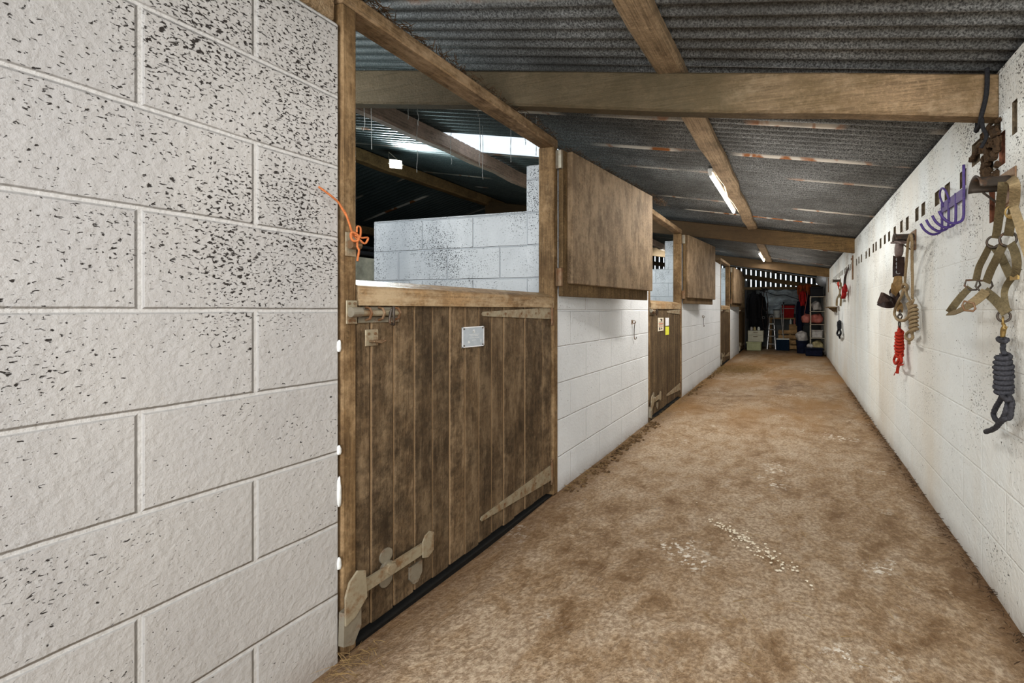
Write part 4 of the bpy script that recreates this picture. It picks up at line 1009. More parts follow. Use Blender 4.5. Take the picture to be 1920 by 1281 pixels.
b.tube(smooth([tp(180, 930), tp(165, 980), tp(185, 1000), tp(203, 975), tp(192, 935)], 6), .016, 9, strands=3, twist=120); b.tube([tp(185, 990), tp(192, 1025)], .014, 8); b.build('wound_hank', M['rope_black'], t, org=p0, smooth_=True)
p0 = tp(245, 450); t = empty('hanging_strap', p0, 'black strap with a red bundle hanging right of the farthest tan headcollar', 'strap')
strap(t, p0, [tp(285, 290, .02), tp(265, 340, .03), tp(248, 400, .04), tp(243, 480, .05)], [.03, .04], M['leather'], 'black_strap')
b = MB(); b.blob(tp(235, 560, .06), (.03, .07, .09), seed=4, rough=.45); b.blob(tp(250, 510, .06), (.025, .06, .06), seed=6, rough=.4); b.build('red_bundle', M['red_cloth'], t, org=p0, smooth_=True)
p0 = tp(122, 705); b = MB(); b.box(WR-.16, WR, p0.y-.35, p0.y+.35, p0.z-.012, p0.z+.012, .003)
for yy in (-.25, .25): b.prism([(WR-.12, p0.z-.012), (WR, p0.z-.012), (WR, p0.z-.10)], 1, p0.y+yy-.01, p0.y+yy+.01)
tag(b.build('wall_ledge', M['ply_dark'], org=p0), 'small dark wooden ledge on the painted wall beside the farthest headcollar', 'ledge')
# iron hangers hooked over the wall below the rafters
for (x0, y0_, x1, y1_, lb) in ((1598, 476, 1599, 524, 'thin dark iron strap below the end of the middle rafter'), (1553, 508, 1553.5, 548, 'thin dark iron strap below the end of the farthest rafter')):
    a_, c_ = RW(x0, y0_, .012), RW(x1, y1_, .012); b = MB(); b.box(WR-.016, WR, a_.y-.03, a_.y+.03, c_.z, min(a_.z, 1.84), .004); b.box(WR-.03, WR-.016, a_.y-.012, a_.y+.012, a_.z-.08, a_.z-.06, .003)
    tag(b.build('iron_strap', M['rusty'], org=a_), lb, 'strap')
b = MB(); x_ = .715
b.tube(smooth([(x_, 2.048, 2.045), (x_-.004, 2.044, 1.95), (x_-.02, 2.048, 1.86), (x_-.018, 2.07, 1.835), (x_-.01, 2.13, 1.84), (x_, 2.148, 1.86), (x_, 2.150, 2.04)], 6), .0085, 9, strands=3, twist=120)
b.tube(smooth([(x_-.018, 2.045, 1.85), (x_-.02, 2.03, 1.81), (x_-.005, 2.04, 1.78), (x_-.02, 2.05, 1.74)], 6), .007, 9, strands=3, twist=120)
tag(b.build('binding_wire', M['rope_black'], org=(x_, 2.05, 1.84), smooth_=True), 'dark twisted wire bound round the wall end of the nearest rafter', 'wire')
# dirt lumps clinging under the rafter end
b = MB(); rr = random.Random(9)
for i in range(46):
    q = i/45; y = 2.10+rr.uniform(-.06, .14)*(1-.3*q); z = 1.84-.22*q+rr.uniform(-.02, .02); b.blob((WR-.004, y, z), (.012, rr.uniform(.008, .024), rr.uniform(.008, .024)), seed=i, n=8, rough=.4)
for i in range(14):
    y = 2.22+i*.008; b.blob((WR-.004, y, 1.80+.004*math.sin(i)-.002*i), (.01, .014, .012), seed=i+90, n=8, rough=.4)
tag(b.build('nest_debris', M['debris'], org=(WR, 2.1, 1.8)), 'dark dirt and old nest stuck to the wall below the nearest rafter end', 'dirt', kind='stuff')

# ------------------------------------------------------------------ loose stuff
def strands(name, gen, n, mat, label, cat, lmin=.02, lmax=.07, th=.0009, flat=True, seed=1, curl=.4):
    rr = random.Random(seed); b = MB()
    for i in range(n):
        p = Vector(gen(rr)); a = rr.uniform(0, 6.28); L_ = rr.uniform(lmin, lmax)
        d = Vector((math.cos(a), math.sin(a), rr.uniform(-.15, .25) if flat else rr.uniform(-1, 1))).normalized()
        s_ = d.orthogonal().normalized()*th; u = d.cross(s_).normalized()*th; q = p+d*L_; m_ = (p+q)/2+Vector((0, 0, curl*L_*.2*rr.random()))
        b.add([p-s_, p+s_, p+u, m_-s_, m_+s_, m_+u, q], [(0, 1, 4, 3), (1, 2, 5, 4), (2, 0, 3, 5), (3, 4, 6), (4, 5, 6), (5, 3, 6)])
    return tag(b.build(name, mat), label, cat, kind='stuff')
def g_edge(r): 
    y = r.uniform(2.5, 8.6); return (WL+.02+abs(r.gauss(0, .07)), y, .004+r.random()*.012)
strands('loose_straw', g_edge, 1500, M['hay'], 'loose straw and dirt lying along the foot of the white block panels', 'straw', .015, .06)
strands('loose_hay', lambda r: (max(WL+.05, -1.0+r.gauss(0, .28)), 8.55+r.gauss(0, .35), .006+r.random()*.02), 2200, M['hay'], 'scattered hay on the floor before the third stable door', 'hay', .03, .11, .0014, seed=3)
strands('straw_wisps', lambda r: (r.uniform(-.9, .65), r.uniform(1.15, 4.5), .006), 120, M['hay'], 'single straw wisps scattered on the aisle floor', 'straw', .02, .08, seed=4)
strands('straw_tuft', lambda r: (WL+.03+abs(r.gauss(0, .05)), 1.09+r.gauss(0, .05), .005+r.random()*.02), 70, M['hay'], 'tuft of straw at the foot of the nearest door post', 'straw', .02, .09, seed=5)
strands('dry_debris', lambda r: (WR-.01-abs(r.gauss(0, .03)), r.uniform(1.6, 7), .004+r.random()*.01), 700, M['debris'], 'brown dry debris along the foot of the painted wall', 'debris', .01, .04, .0015, seed=6)
def g_lint(r):
    y = r.uniform(1.15, 4.1); x = WL-.03+r.uniform(-.03, .035)
    if y > 2.52: x = WL+.03+(y-2.5)*.12+r.uniform(-.04, .03)
    return (x, y, (2.15 if y < 2.5 else 2.09)+r.random()**2*.035)
strands('nest_straw', g_lint, 1500, M['debris'], 'brown nest straw and fluff on top of the nearest lintel and shutter', 'debris', .015, .06, .0016, flat=False, seed=7)
b = MB(); rr = random.Random(11)
for i in range(260):
    y = rr.uniform(2.5, 4.3) if i < 170 else rr.uniform(5.7, 8.8); r_ = rr.uniform(.004, .013)
    b.blob((WL+.03+abs(rr.gauss(0, .05)), y, r_*.3), (r_*1.3, r_*1.3, r_*.7), seed=i, n=7, rough=.5)
tag(b.build('dirt_crumbs', M['crumbs']), 'brown dirt crumbs heaped along the foot of the white block panels', 'dirt', kind='stuff')
b = MB(); rr = random.Random(21)
for i in range(150):
    q = rr.gauss(0, .13), rr.gauss(0, .035); r_ = rr.uniform(.0012, .0055)
    b.blob((-.22+q[0], 2.22+q[1]-q[0]*.9, .002), (r_*1.4, r_*1.2, r_*.35), seed=i, n=6, rough=.6)
tag(b.build('pale_chips', M['paper']), 'pale flakes trodden into the middle of the aisle floor', 'flakes', kind='stuff')

# cobwebs hanging in the nearest stable
web_px = [(697, 215, 280, -2.6), (683, 235, 246, -2.6), (784, 208, 236, -2.5), (766, 206, 224, -2.5), (846, 300, 309, -2.9), (899, 285, 312, -2.3), (896, 187, 218, -1.9), (1006, 275, 292, -1.75), (985, 258, 272, -1.8), (958, 296, 304, -2.0), (782, 312, 324, -3.0), (905, 327, 336, -2.4)]
for i, (x, ya_, yb_, X) in enumerate(web_px):
    a_, c_ = onX(x, ya_, X), onX(x, yb_, X); z_top = rz2(X)-.01; rr = random.Random(i); a_.z = max(a_.z, z_top-.06) if ya_ > 200 else a_.z
    pts = [Vector((a_.x, a_.y, z_top+.015))]+[a_.lerp(c_, f)+Vector((rr.uniform(-.004, .004), rr.uniform(-.006, .006), 0)) for f in (0, .3, .6, .85, 1)]
    b = MB(); sm = smooth(pts, 4); b.tube(sm, [.0010+.0016*abs(math.sin(k_*.9+i)) for k_ in range(len(sm))], 6)
    tag(b.build('cobweb', M['web'], org=pts[0]), 'dusty cobweb strand hanging from the roof inside the nearest stable', 'cobweb', 'cobweb strands in the nearest stable')
# black pipe on the cream rear wall
b = MB(); b.cyl((-4.98, 2.5, 1.80), (-4.98, 6, 1.80), .028, 12); b.cyl((-4.98, 2.5, 1.87), (-4.98, 6, 1.87), .02, 12)
tag(b.build('black_pipe', M['rope_black'], org=(-4.98, 2.5, 1.80)), 'black pipes on top of the cream rear wall in the nearest stable', 'pipe')

# ------------------------------------------------------------------ storage end of the aisle
def rect(x0, y0, x1, y1, Y):
    a = onY(x0, y1, Y); c = onY(x1, y0, Y); return a.x, c.x, a.z, c.z

# cream drawer unit on a pale box
Y = 12.75
x0, x1, _, _ = rect(1402, 643, 1431, 657, Y)
b = MB(); b.box(x0-.03, x1-.06, Y, Y+.42, .0, .235, .012); t = b.build('storage_box', M['cream_green'], org=((x0+x1)/2, Y, 0)); tag(t, 'pale greenish plastic box under the cream drawer unit', 'box')
b = MB(); b.box(x0-.045, x1-.045, Y-.012, Y+.43, .2, .24, .006); b.build('lid_rim', M['cream_green'], t, org=((x0+x1)/2, Y, 0))
loc = Vector(((x0+x1)/2, Y, .242)); t = empty('drawer_unit', loc, 'cream drawer unit standing on the pale box by the black coats', 'cabinet')
b = MB(); b.box(x0, x1, Y+.01, Y+.42, .242, .55, .006); b.build('casing', M['cream_metal'], t, org=loc)
for z0, z1 in ((.25, .425), (.432, .542)):
    b = MB(); b.box(x0+.012, x1-.012, Y-.004, Y+.01, z0, z1, .003); d = b.build('drawer', M['cream_metal'], t, org=loc)
    b = MB(); b.box((x0+x1)/2-.06, (x0+x1)/2+.06, Y-.014, Y-.004, z1-.045, z1-.032, .002); b.build('handle', M['ply_dark'], d, org=loc)
# jars on the unit
for i, px in enumerate((1409, 1415, 1422.5)):
    p = onY(px, 618, Y+.1); b = MB(); p.z = .552; b.lathe(p, [(.035, 0), (.04, .02), (.04, .07), (.028, .085), (.028, .1)], 14)
    tag(b.build('jar', [M['white_bag'], M['sack'], M['bucket']][i], org=p, smooth_=True), ['small whitish jar on the left of the cream drawer unit top', 'small yellowish jar in the middle of the cream drawer unit top', 'small pale jar on the right of the cream drawer unit top'][i], 'jar')

def garment(name, x0, y0, x1, y1, Y, mat, label, cat='coat', seed=1, thick=.14, sleeves=True):
    """a coat hung by its collar: fluted body that widens downward, two sleeves"""
    a = onY((x0+x1)/2, y0, Y); e = onY(x1, y1, Y); a0 = onY(x0, y1, Y); w = (e.x-a0.x)/2; ht = a.z-e.z; rr = random.Random(seed)
    t = empty(name, a, label, cat, None); n = 28; rows = [(0, .25), (.06, .45), (.12, .85), (.3, .80), (.55, .86), (.8, .95), (1, 1.0)]
    vs = []
    for f, s_ in rows:
        for k_ in range(n):
            an = 2*math.pi*k_/n; fl = 1+.10*f*math.sin(7*an+seed)+.05*math.sin(11*an+seed*2)
            vs.append(Vector((a.x+w*s_*.80*math.cos(an)*fl, Y+thick*(.35+.65*min(1, s_))*.5*math.sin(an)*fl, a.z-ht*f-.02*f*math.sin(5*an))))
    fs = [(i*n+k_, i*n+(k_+1) % n, (i+1)*n+(k_+1) % n, (i+1)*n+k_) for i in range(len(rows)-1) for k_ in range(n)]+[tuple(range(n)), tuple((len(rows)-1)*n+k_ for k_ in range(n))]
    b = MB(); b.add(vs, fs); b.build('body', mat, t, org=a, smooth_=True)
    if sleeves:
        for sg in (-1, 1):
            b = MB(); pts = smooth([(a.x+sg*w*.55, Y-.02, a.z-ht*.09), (a.x+sg*w*.86, Y-.05, a.z-ht*.25), (a.x+sg*w*.92, Y-.06, a.z-ht*.5), (a.x+sg*w*.86, Y-.07, a.z-ht*.75)], 5)
            b.tube(pts, [w*.24-.05*w*i/len(pts) for i in range(len(pts))], 12); b.build('sleeve', mat, t, org=a, smooth_=True)
    b = MB(); b.ring((a.x, Y, a.z+.01), .03, .005, (0, 1, 0)); b.build('hanging_loop', M['rope_black'], t, org=a)
    return t
# coat rail on the left, carrying the black coats
rl = onY(1405, 538, 13.0); loc = Vector((-1.25, 13.0, 1.72))
b = MB(); b.box(-1.37, -.55, 13.30, 13.33, 1.70, 1.78, .004); tag(b.build('coat_rail', M['ply_dark'], org=(-1.37, 13.3, 1.7)), 'dark wooden rail carrying the black coats', 'rail')
garment('long_coat', 1401, 546, 1425, 614, 13.15, M['black_cloth'], 'long black coat hanging above the cream drawer unit', seed=2)
garment('long_coat', 1416, 550, 1436, 632, 13.32, M['black_cloth'], 'black coat behind, between the drawer unit coat and the bridle', seed=5)
# hanging black bridle
bp = lambda u, v, Y=13.25: onY(1380+u/8.54, 530+v/8.54, Y)
loc = bp(465, 120); t = empty('hanging_bridle', loc, 'black bridle with long reins hanging right of the black coats', 'bridle')
b = MB(); b.tube(smooth([bp(465, 110), bp(435, 220), bp(420, 330), bp(440, 430), bp(480, 460), bp(510, 380), bp(505, 260), bp(470, 130)], 6), .022, 8, flat=.5); b.build('headpiece', M['leather'], t, org=loc, smooth_=True)
b = MB(); b.tube(smooth([bp(430, 330), bp(410, 480), bp(430, 620), bp(440, 720), bp(480, 740), bp(510, 640), bp(505, 480), bp(500, 330)], 6), .026, 8, flat=.5); b.build('reins', M['leather'], t, org=loc, smooth_=True)
b = MB(); b.tube(smooth([bp(440, 440), bp(470, 520), bp(490, 600), bp(470, 690)], 6), .04, 8, flat=.5); b.build('cheek_strap', M['black_cloth'], t, org=loc, smooth_=True)
b = MB(); b.tube(smooth([bp(400, 80), bp(440, 110), bp(480, 95), bp(510, 150)], 5), .012, 8); b.build('browband', M['black_cloth'], t, org=loc, smooth_=True)
for u, v in ((490, 150), (440, 560)):
    b = MB(); b.ring(bp(u, v, 13.2), .035, .006, (0, 1, 0)); b.build('ring', M['alu'], t, org=loc)
# step ladder
Y = 13.4; lp_ = lambda u, v, Yq=Y: onY(1380+u/8.54, 530+v/8.54, Yq)
loc = lp_(570, 1030); loc.z = 0; t = empty('step_ladder', loc, 'small white and aluminium folding step ladder beside the broom', 'ladder')
xl, xr = lp_(515, 800).x, lp_(625, 800).x
for nm, xa, xb in (('rail', xl+.03, xl-.02), ('rail', xr-.03, xr+.02)):
    b = MB(); b.bar((xa, Y+.06, .72), (xb, Y-.10, .0), .022, .045, up=(0, 1, 0)); b.build('rail', M['alu'], t, org=loc)
    b = MB(); b.bar((xa, Y+.08, .70), (xb, Y+.36, .0), .018, .03, up=(0, 1, 0)); b.build('rear_leg', M['alu'], t, org=loc)
for z in (.14, .36, .55):
    yy = Y-.10+.16*z/.72; b = MB(); b.box(xl+.0, xr, yy-.06, yy+.05, z, z+.025, .004); b.build('tread', M['white_bag'], t, org=loc)
b = MB(); b.box(xl+.02, xr-.02, Y-.02, Y+.2, .705, .735, .006); b.build('top_step', M['bucket'], t, org=loc)
b = MB(); b.tube(smooth([(xl+.02, Y+.06, .72), (xl+.04, Y+.03, .92), ((xl+xr)/2, Y+.02, .97), (xr-.04, Y+.03, .92), (xr-.02, Y+.06, .72)], 5), .012, 8); b.build('hand_rail', M['white_bag'], t, org=loc, smooth_=True)
# bench and bucket
Y = 13.75
b = MB(); xa, xb = onY(1440, 600, Y).x, onY(1496, 600, Y).x; loc = Vector(((xa+xb)/2, Y, 0)); t = empty('low_bench', loc, 'rough plank bench against the end wall carrying the white bucket', 'bench')
bt = onY(1455, 596, Y).z
b.box(xa, xb, Y, Y+.42, bt-.04, bt, .005); b.build('bench_top', M['pallet'], t, org=loc)
for x_ in (xa+.03, xb-.1):
    for yy in (Y+.02, Y+.34): b = MB(); b.box(x_, x_+.07, yy, yy+.06, 0, bt-.041, .005); b.build('leg', M['pallet'], t, org=loc)
p = onY(1456.5, 594, Y+.2); p.z = bt+.001; t = empty('bucket', p, 'white plastic bucket on the plank bench', 'bucket')
b = MB(); b.lathe(p, [(.085, 0), (.105, .20), (.112, .20), (.112, .215), (.10, .215), (.08, .02)], 24); b.build('pail', M['bucket'], t, org=p, smooth_=False)
b = MB(); b.lathe(p+Vector((0, 0, .216)), [(.114, 0), (.114, .02), (.10, .026)], 24); b.build('lid', M['rope_black'], t, org=p)
b = MB(); b.tube(smooth([p+Vector((-.11, 0, .19)), p+Vector((-.06, -.10, .10)), p+Vector((.06, -.10, .10)), p+Vector((.11, 0, .19))], 5), .003, 6); b.build('handle', M['alu'], t, org=p)
# red chest
xa, xb, za, zb_ = rect(1466, 573, 1490, 596, Y+.1); loc = Vector(((xa+xb)/2, Y+.1, bt+.001)); t = empty('red_crate', loc, 'red plastic crate on the plank bench right of the bucket', 'crate')
b = MB(); hh = zb_-bt; b.prism([(xa+.03, bt+.001), (xb-.03, bt+.001), (xb, bt+hh), (xa, bt+hh)], 1, Y+.08, Y+.36); b.build('body', M['red_cloth'], t, org=loc)
b = MB(); b.box(xa-.012, xb+.012, Y+.06, Y+.38, bt+hh+.001, bt+hh+.03, .005); b.build('rim', M['rope_black'], t, org=loc)
b = MB(); b.box(xa+.01, xb-.01, Y+.055, Y+.072, bt+hh*.74, bt+hh*.78, .002); b.build('pale_trim', M['white_bag'], t, org=loc)
# little bottle pair in front
for i, (px, c_) in enumerate(((1483, 'bucket'), (1489.5, 'red_cloth'))):
    p = onY(px, 606, Y-.25); p.z = .70; 
zs_ = onY(1486, 606, Y-.1).z
b = MB(); xa2, xb2 = onY(1476, 606, Y-.15).x, onY(1498, 606, Y-.15).x
b.box(xa2, xb2, Y-.30, Y-.02, .0, .32, .006); b.box(xa2-.01, xb2+.01, Y-.31, Y-.015, .32, .36, .004)
b.box(xa2+.05, xb2-.05, Y-.26, Y-.06, .361, zs_-.03, .006)
tag(b.build('wooden_crate', M['pallet'], org=(xa2, Y-.3, 0)), 'stacked brown wooden crate in front of the plank bench, two bottles on top', 'crate')
for i, px in enumerate((1482.5, 1489.5)):
    p = onY(px, 600, Y-.16); p.z = zs_-.029; b = MB(); b.lathe(p, [(.028, 0), (.03, .01), (.03, .10), (.012, .13), (.012, .16)], 14)
    tag(b.build('bottle', [M['bucket'], M['pink_bag']][i], org=p, smooth_=True), ['small white bottle on the wooden crate', 'small pinkish bottle on the wooden crate'][i], 'bottle')
# pallet leaning
Y2 = 13.16; xa, xb = onY(1459, 640, Y2).x, onY(1503, 640, Y2).x; loc = Vector(((xa+xb)/2, Y2, 0)); t = empty('timber_pallet', loc, 'brown timber pallet leaning low at the end of the aisle behind the broom', 'pallet')
for i, z in enumerate((.03, .17, .31, .45)):
    b = MB(); b.obox(((xa+xb)/2, Y2+.04+z*.2, z+.05), ((xb-xa)/2, 0, 0), (0, .009, -.002), (0, .010, .05)); b.build('board', M['pallet'], t, org=loc)
for x_ in (xa+.05, (xa+xb)/2, xb-.05):
    b = MB(); b.obox((x_, Y2+.105+.28*.2, .28), (.03, 0, 0), (0, .034, -.007), (0, .055, .27)); b.build('bearer', M['pallet'], t, org=loc)
# broom and a second pole
Y = 13.05; bx0, bx1 = onY(1455.5, 640, Y).x, onY(1480, 640, Y).x; loc = Vector(((bx0+bx1)/2, Y, 0)); t = empty('yard_broom', loc, 'wide yard broom with white head bar and dark blue bristles', 'broom')
zh = onY(1467, 636, Y).z
b = MB(); b.box(bx0, bx1, Y-.03, Y+.03, zh-.018, zh+.018, .006); b.build('head', M['bucket'], t, org=loc)
b = MB(); rr = random.Random(1)
for i in range(44):
    for yy in (-.02, 0, .02):
        x_ = bx0+.01+(bx1-bx0-.02)*i/43; b.tube([(x_, Y+yy, zh-.017), (x_+rr.uniform(-.006, .006), Y+yy*1.8, .004)], [.005, .007], 5)
b.build('bristles', M['blue_bristle'], t, org=loc)
tp1 = onY(1463.5, 578, 13.35); b = MB(); b.tube([(loc.x+.02, Y, zh+.0), (tp1.x, 13.35, tp1.z)], .014, 10); b.build('handle', M['white_bag'], t, org=loc, smooth_=True)
tp2 = onY(1469, 571, 13.5); bt2 = onY(1468.5, 615, 13.3); loc = Vector((bt2.x, 13.2, 0)); t = empty('long_fork', loc, 'pale handled long tool leaning behind the yard broom', 'fork')
b = MB(); b.tube([(bt2.x, 13.28, .38), (tp2.x, 13.5, tp2.z)], .013, 10); b.build('handle', M['white_bag'], t, org=loc, smooth_=True)
b = MB(); b.tube([(tp2.x, 13.5, tp2.z), (tp2.x, 13.51, tp2.z+.06)], .017, 10); b.build('grip', M['rope_black'], t, org=loc)
b = MB(); b.bar((bt2.x-.09, 13.28, .38), (bt2.x+.09, 13.28, .38), .015, .02)
for k_ in range(4): b.tube(smooth([(bt2.x-.08+.053*k_, 13.28, .38), (bt2.x-.08+.053*k_, 13.24, .2), (bt2.x-.08+.053*k_, 13.2, .0)], 4), .006, 6)
b.build('tines', M['dark_iron'], t, org=loc)
# tarp on the end wall
b = MB(); n = 30; m_ = 12; xa, xb = onY(1418, 560, 14.2).x, onY(1500, 560, 14.2).x; zt_, zb_ = 1.735, 1.0
for j in range(m_+1):
    for i in range(n+1):
        u, v = i/n, j/m_; x_ = xa+(xb-xa)*u; sag = .05*math.sin(u*math.pi*3)**2*(1-v)
        b.v.append(Vector((x_, 14.2-.03*math.sin(u*19+v*4)-.04*v*math.sin(u*9), zt_-sag-(zt_-zb_)*v)))
for j in range(m_):
    for i in range(n):
        a = j*(n+1)+i; b.f.append((a, a+1, a+n+2, a+n+1)); b.mi.append(0)
tag(b.build('tarpaulin', M['tarp'], org=(xa, 14.2, zb_), smooth_=True), 'pale grey tarpaulin hung across the end wall below the daylight gaps', 'tarpaulin')
b = MB(); P_ = [onY(x, y, 14.1) for x, y in ((1425, 545), (1440, 549), (1456, 554), (1470, 553), (1483, 557), (1498, 562))]; b.tube(smooth(P_, 5), .008, 8)
tag(b.build('slack_rope', M['rope_black'], org=P_[0]), 'thin dark slack rope drooping across the tarpaulin', 'rope')
# coats right of centre
b = MB(); xa, xb = onY(1494, 536, 13.1).x, onY(1524, 536, 13.1).x; b.box(xa, xb, 13.20, 13.23, 1.70, 1.76, .004); b.box(xa, xa+.03, 13.23, 14.3, 1.70, 1.75); b.box(xb-.03, xb, 13.23, 14.3, 1.70, 1.75)
tag(b.build('coat_rail', M['ply_dark'], org=(xa, 13.2, 1.7)), 'dark wooden rail carrying the orange, red and navy coats', 'rail')
garment('hanging_jacket', 1495.5, 533, 1508, 560, 13.12, M['orange_cloth'], 'orange brown jacket bunched at the top of the coat rail', seed=3)
garment('hanging_jacket', 1507, 532, 1521, 556, 13.05, M['orange_cloth'], 'rust orange jacket hung above the shelving corner', seed=4)
garment('hanging_jacket', 1499, 545, 1511, 573, 12.76, M['red_cloth'], 'bright red jacket hung between the orange and navy coats', seed=7)
garment('hanging_jacket', 1493, 560, 1507, 628, 13.02, M['navy_cloth'], 'long dark navy coat hung lowest on the rail', seed=8, thick=.2)
garment('hanging_jacket', 1506, 550, 1521, 600, 12.98, M['navy_cloth'], 'navy coat between the red jacket and the shelving', seed=9)
# shelving rack
Y = 12.05; xa, xb = .355, .735; x_l = onY(1520, 600, Y).x; loc = Vector((.53, Y, 0)); t = empty('shelving_rack', loc, 'open metal shelving rack crammed with bags and boxes against the painted wall', 'shelves')
zsh = [.08, .40, .74, 1.07, 1.44]
for x_ in (x_l-.012, .725):
    for yy in (Y, Y+.48): b = MB(); b.box(x_, x_+.024, yy, yy+.024, 0, 1.47, .002); b.build('upright', M['galv'], t, org=loc)
for z in zsh: b = MB(); b.box(x_l-.01, .747, Y-.002, Y+.506, z, z+.022, .003); b.build('shelf', M['galv'], t, org=loc)
def item(name, x0, x1, z0, h_, mat, label, cat, kind='blob', yy=Y+.02, d=.40, seed=1):
    c_ = Vector(((x0+x1)/2, yy+d/2, z0+.001)); b = MB()
    if kind == 'blob':
        b.blob(c_+Vector((0, 0, h_*.46)), ((x1-x0)/2, d/2, h_/2), seed=seed, n=20, rough=.30)
        return tag(b.build(name, mat, org=c_, smooth_=True), label, cat)
    b.box(x0, x1, yy, yy+d, c_.z, c_.z+h_*.86, .01); o = b.build(name, mat, org=c_); tag(o, label, cat)
    b = MB(); b.box(x0-.006, x1+.006, yy-.006, yy+d+.006, c_.z+h_*.861, c_.z+h_, .005); b.build('lid', mat, o, org=c_); return o
item('dark_bag', x_l+.03, .70, .102, .24, M['sack'], 'pale yellowish sack lying on the bottom shelf of the rack', 'sack', seed=2)
item('storage_tub', x_l+.03, .68, .422, .19, M['white_bag'], 'white tub on the second shelf of the rack', 'tub', 'box', seed=3)
item('plastic_bag', x_l-.0+.02, .71, .762, .25, M['pink_bag'], 'crumpled pink plastic bag on the middle shelf of the rack', 'bag', seed=4)
item('plastic_bag', x_l+.03, .66, 1.092, .24, M['white_bag'], 'crumpled whitish bag on the fourth shelf of the rack', 'bag', seed=5)
item('black_case', x_l+.0, .70, 1.462, .24, M['rope_black'], 'black case on the top of the shelving rack', 'case', 'box', seed=6)
# things on the floor by the rack
item('plastic_bag', x_l-.22, x_l-.02, .70, .01, M['pink_bag'], '', '', seed=9) if False else None
p = onY(1514, 600, 12.3); c_ = Vector((x_l-.20, 12.35, 0))
b = MB(); b.lathe(c_, [(.13, 0), (.15, .30), (.158, .30), (.158, .33), (.14, .33), (.12, .03)], 24); t2 = b.build('feed_bin', M['navy_cloth'], org=c_); tag(t2, 'dark feed bin on the floor left of the shelving rack, pale sack in it', 'bin')
b = MB(); c2 = c_+Vector((0, 0, .42)); b.blob(c2, (.15, .14, .14), seed=12, n=18, rough=.2); tag(b.build('feed_sack', M['white_bag'], org=c2, smooth_=True), 'pale crumpled sack in the dark feed bin left of the shelving rack', 'sack')
c3 = Vector((x_l-.10, 12.35, 1.02)); b = MB(); b.blob((c3.x, c3.y, onY(1514, 598, 12.35).z), (.11, .12, .12), seed=14, n=18, rough=.2)
b.tube(smooth([(c3.x-.05, 12.35, onY(1514, 590, 12.35).z), (c3.x, 12.30, 1.3), (c3.x+.05, 12.40, 1.64)], 5), .008, 8)
tag(b.build('hanging_bag', M['pink_bag'], org=(c3.x, 12.35, 1.0), smooth_=True), 'pink bag hanging from the left side of the shelving rack', 'bag')
c4 = Vector((.38, 11.72, 0)); b = MB(); b.box(.27, .66, 11.66, 11.98, .0, .16, .015); b.box(.25, .68, 11.64, 12.0, .16, .185, .006)
tag(b.build('boot_tray', M['navy_cloth'], org=(.45, 11.8, 0)), 'low dark blue tub on the floor in front of the shelving rack', 'tub')
b = MB(); b.blob((.37, 11.8, .235), (.08, .12, .05), seed=20, n=14, rough=.2); tag(b.build('folded_rag', M['white_bag'], org=(.37, 11.8, .186), smooth_=True), 'pale rag on the low dark blue tub', 'rag')
# round dish on the wall
p = RW(1546, 525, .02); cD = Vector((.66, 11.9, onY(1543, 525, 11.9).z)); b = MB(); n = 28; vs = []
for r_, d_ in ((.02, .02), (.10, .012), (.15, 0), (.155, -.006)):
    for k_ in range(n): a = 2*math.pi*k_/n; vs.append(cD+Vector((r_*math.cos(a), d_, r_*math.sin(a))))
fs = [(i*n+k_, i*n+(k_+1) % n, (i+1)*n+(k_+1) % n, (i+1)*n+k_) for i in range(3) for k_ in range(n)]+[tuple(range(n))]
b.add(vs, fs); o = b.build('round_mirror', M['alu'], org=cD, smooth_=True); tag(o, 'round grey disc mounted on the painted wall above the shelving rack', 'disc')
b = MB(); b.tube([cD+Vector((0, .02, 0)), (WR, 12.0, cD.z)], .01, 8); b.build('arm', M['dark_iron'], o, org=cD)

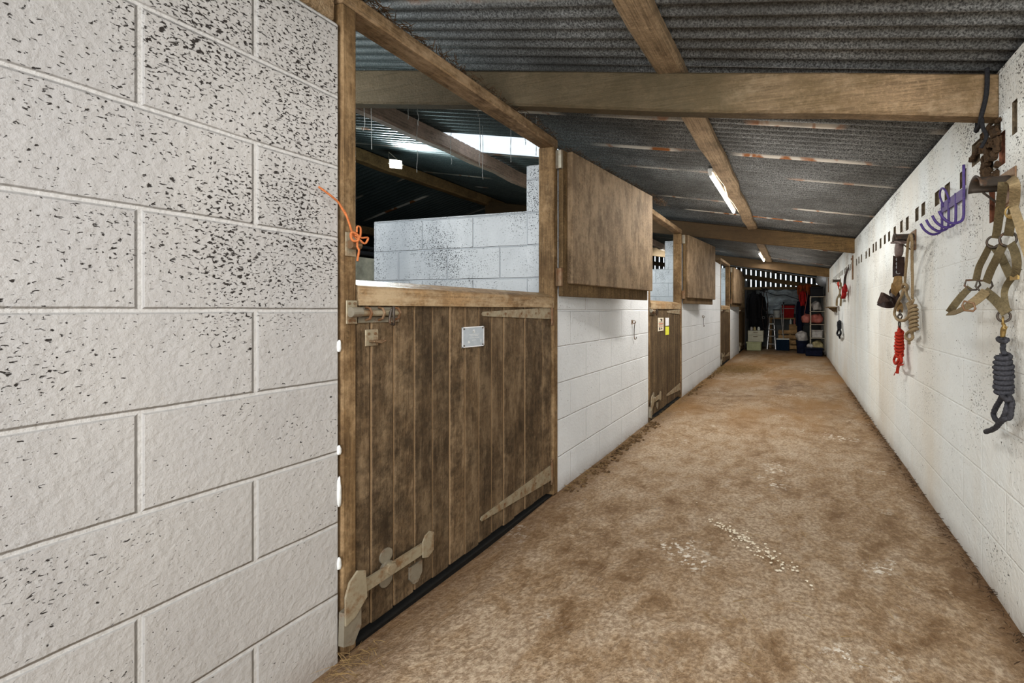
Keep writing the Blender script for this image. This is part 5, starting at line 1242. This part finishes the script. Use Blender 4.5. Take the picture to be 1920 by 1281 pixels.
# ------------------------------------------------------------------ lights, world, camera
def area(name, loc, target, sx, sy, e_, colr=(1, 1, 1)):
    l = bpy.data.lights.new(name, 'AREA'); l.shape = 'RECTANGLE'; l.size = sx; l.size_y = sy; l.energy = e_; l.color = colr
    o = bpy.data.objects.new(name, l); col.objects.link(o); o.location = loc
    o.rotation_euler = (Vector(target)-Vector(loc)).to_track_quat('-Z', 'Y').to_euler(); return o
area('entrance_daylight', (-.35, -2.4, 1.15), (-.35, 6, .9), 1.9, 1.7, 95, (.97, .985, 1))
area('entrance_fill', (.35, -.6, 1.75), (-1.0, 1.6, .8), .8, .8, 16, (1, .98, .95))
area('aisle_light', (-.3, .9, 2.12), (-.3, 1.2, 0), .3, 1.2, 16, (1, .98, .95))  # added unseen fill lamp, no fixture here
area('aisle_light', (-.3, 7.6, 2.05), (-.3, 7.7, 0), .3, 1.2, 20, (1, .97, .93))  # added unseen fill lamp between the two strip lights
area('stable_light', (-3.2, 1.2, 2.2), (-2.3, 2.9, 1.4), .6, .6, 30, (.92, .97, 1))  # this and the next two: added unseen lamps brightening the stables
area('stable_light', (-3.2, 6.0, 2.3), (-2.3, 7.2, 1.5), .6, .6, 30, (.93, .98, 1))
area('stable_light', (-3.2, 10.4, 2.3), (-2.3, 11.6, 1.5), .6, .6, 30, (.85, .95, 1))

w = bpy.data.worlds.new('daylight'); sc.world = w; w.use_nodes = True; nt = w.node_tree
bg = nt.nodes['Background']; bg.inputs[0].default_value = (.86, .93, 1, 1); bg.inputs[1].default_value = 1.5

cd = bpy.data.cameras.new('camera'); cam = bpy.data.objects.new('camera', cd); col.objects.link(cam)
cam.location = (0, 0, H); cam.rotation_euler = (R(90), 0, TH)
cd.sensor_fit = 'HORIZONTAL'; cd.sensor_width = 36; cd.lens = F/1920*36
cd.shift_x = -(CX-960)/1920; cd.shift_y = -(640.5-CY)/1920; cd.clip_start = .02
sc.camera = cam
sc.view_settings.view_transform = 'Standard'; sc.view_settings.look = 'Medium High Contrast'; sc.view_settings.exposure = 0
sc.cycles.use_denoising = True
sc.cycles.max_bounces = 8; sc.cycles.diffuse_bounces = 5
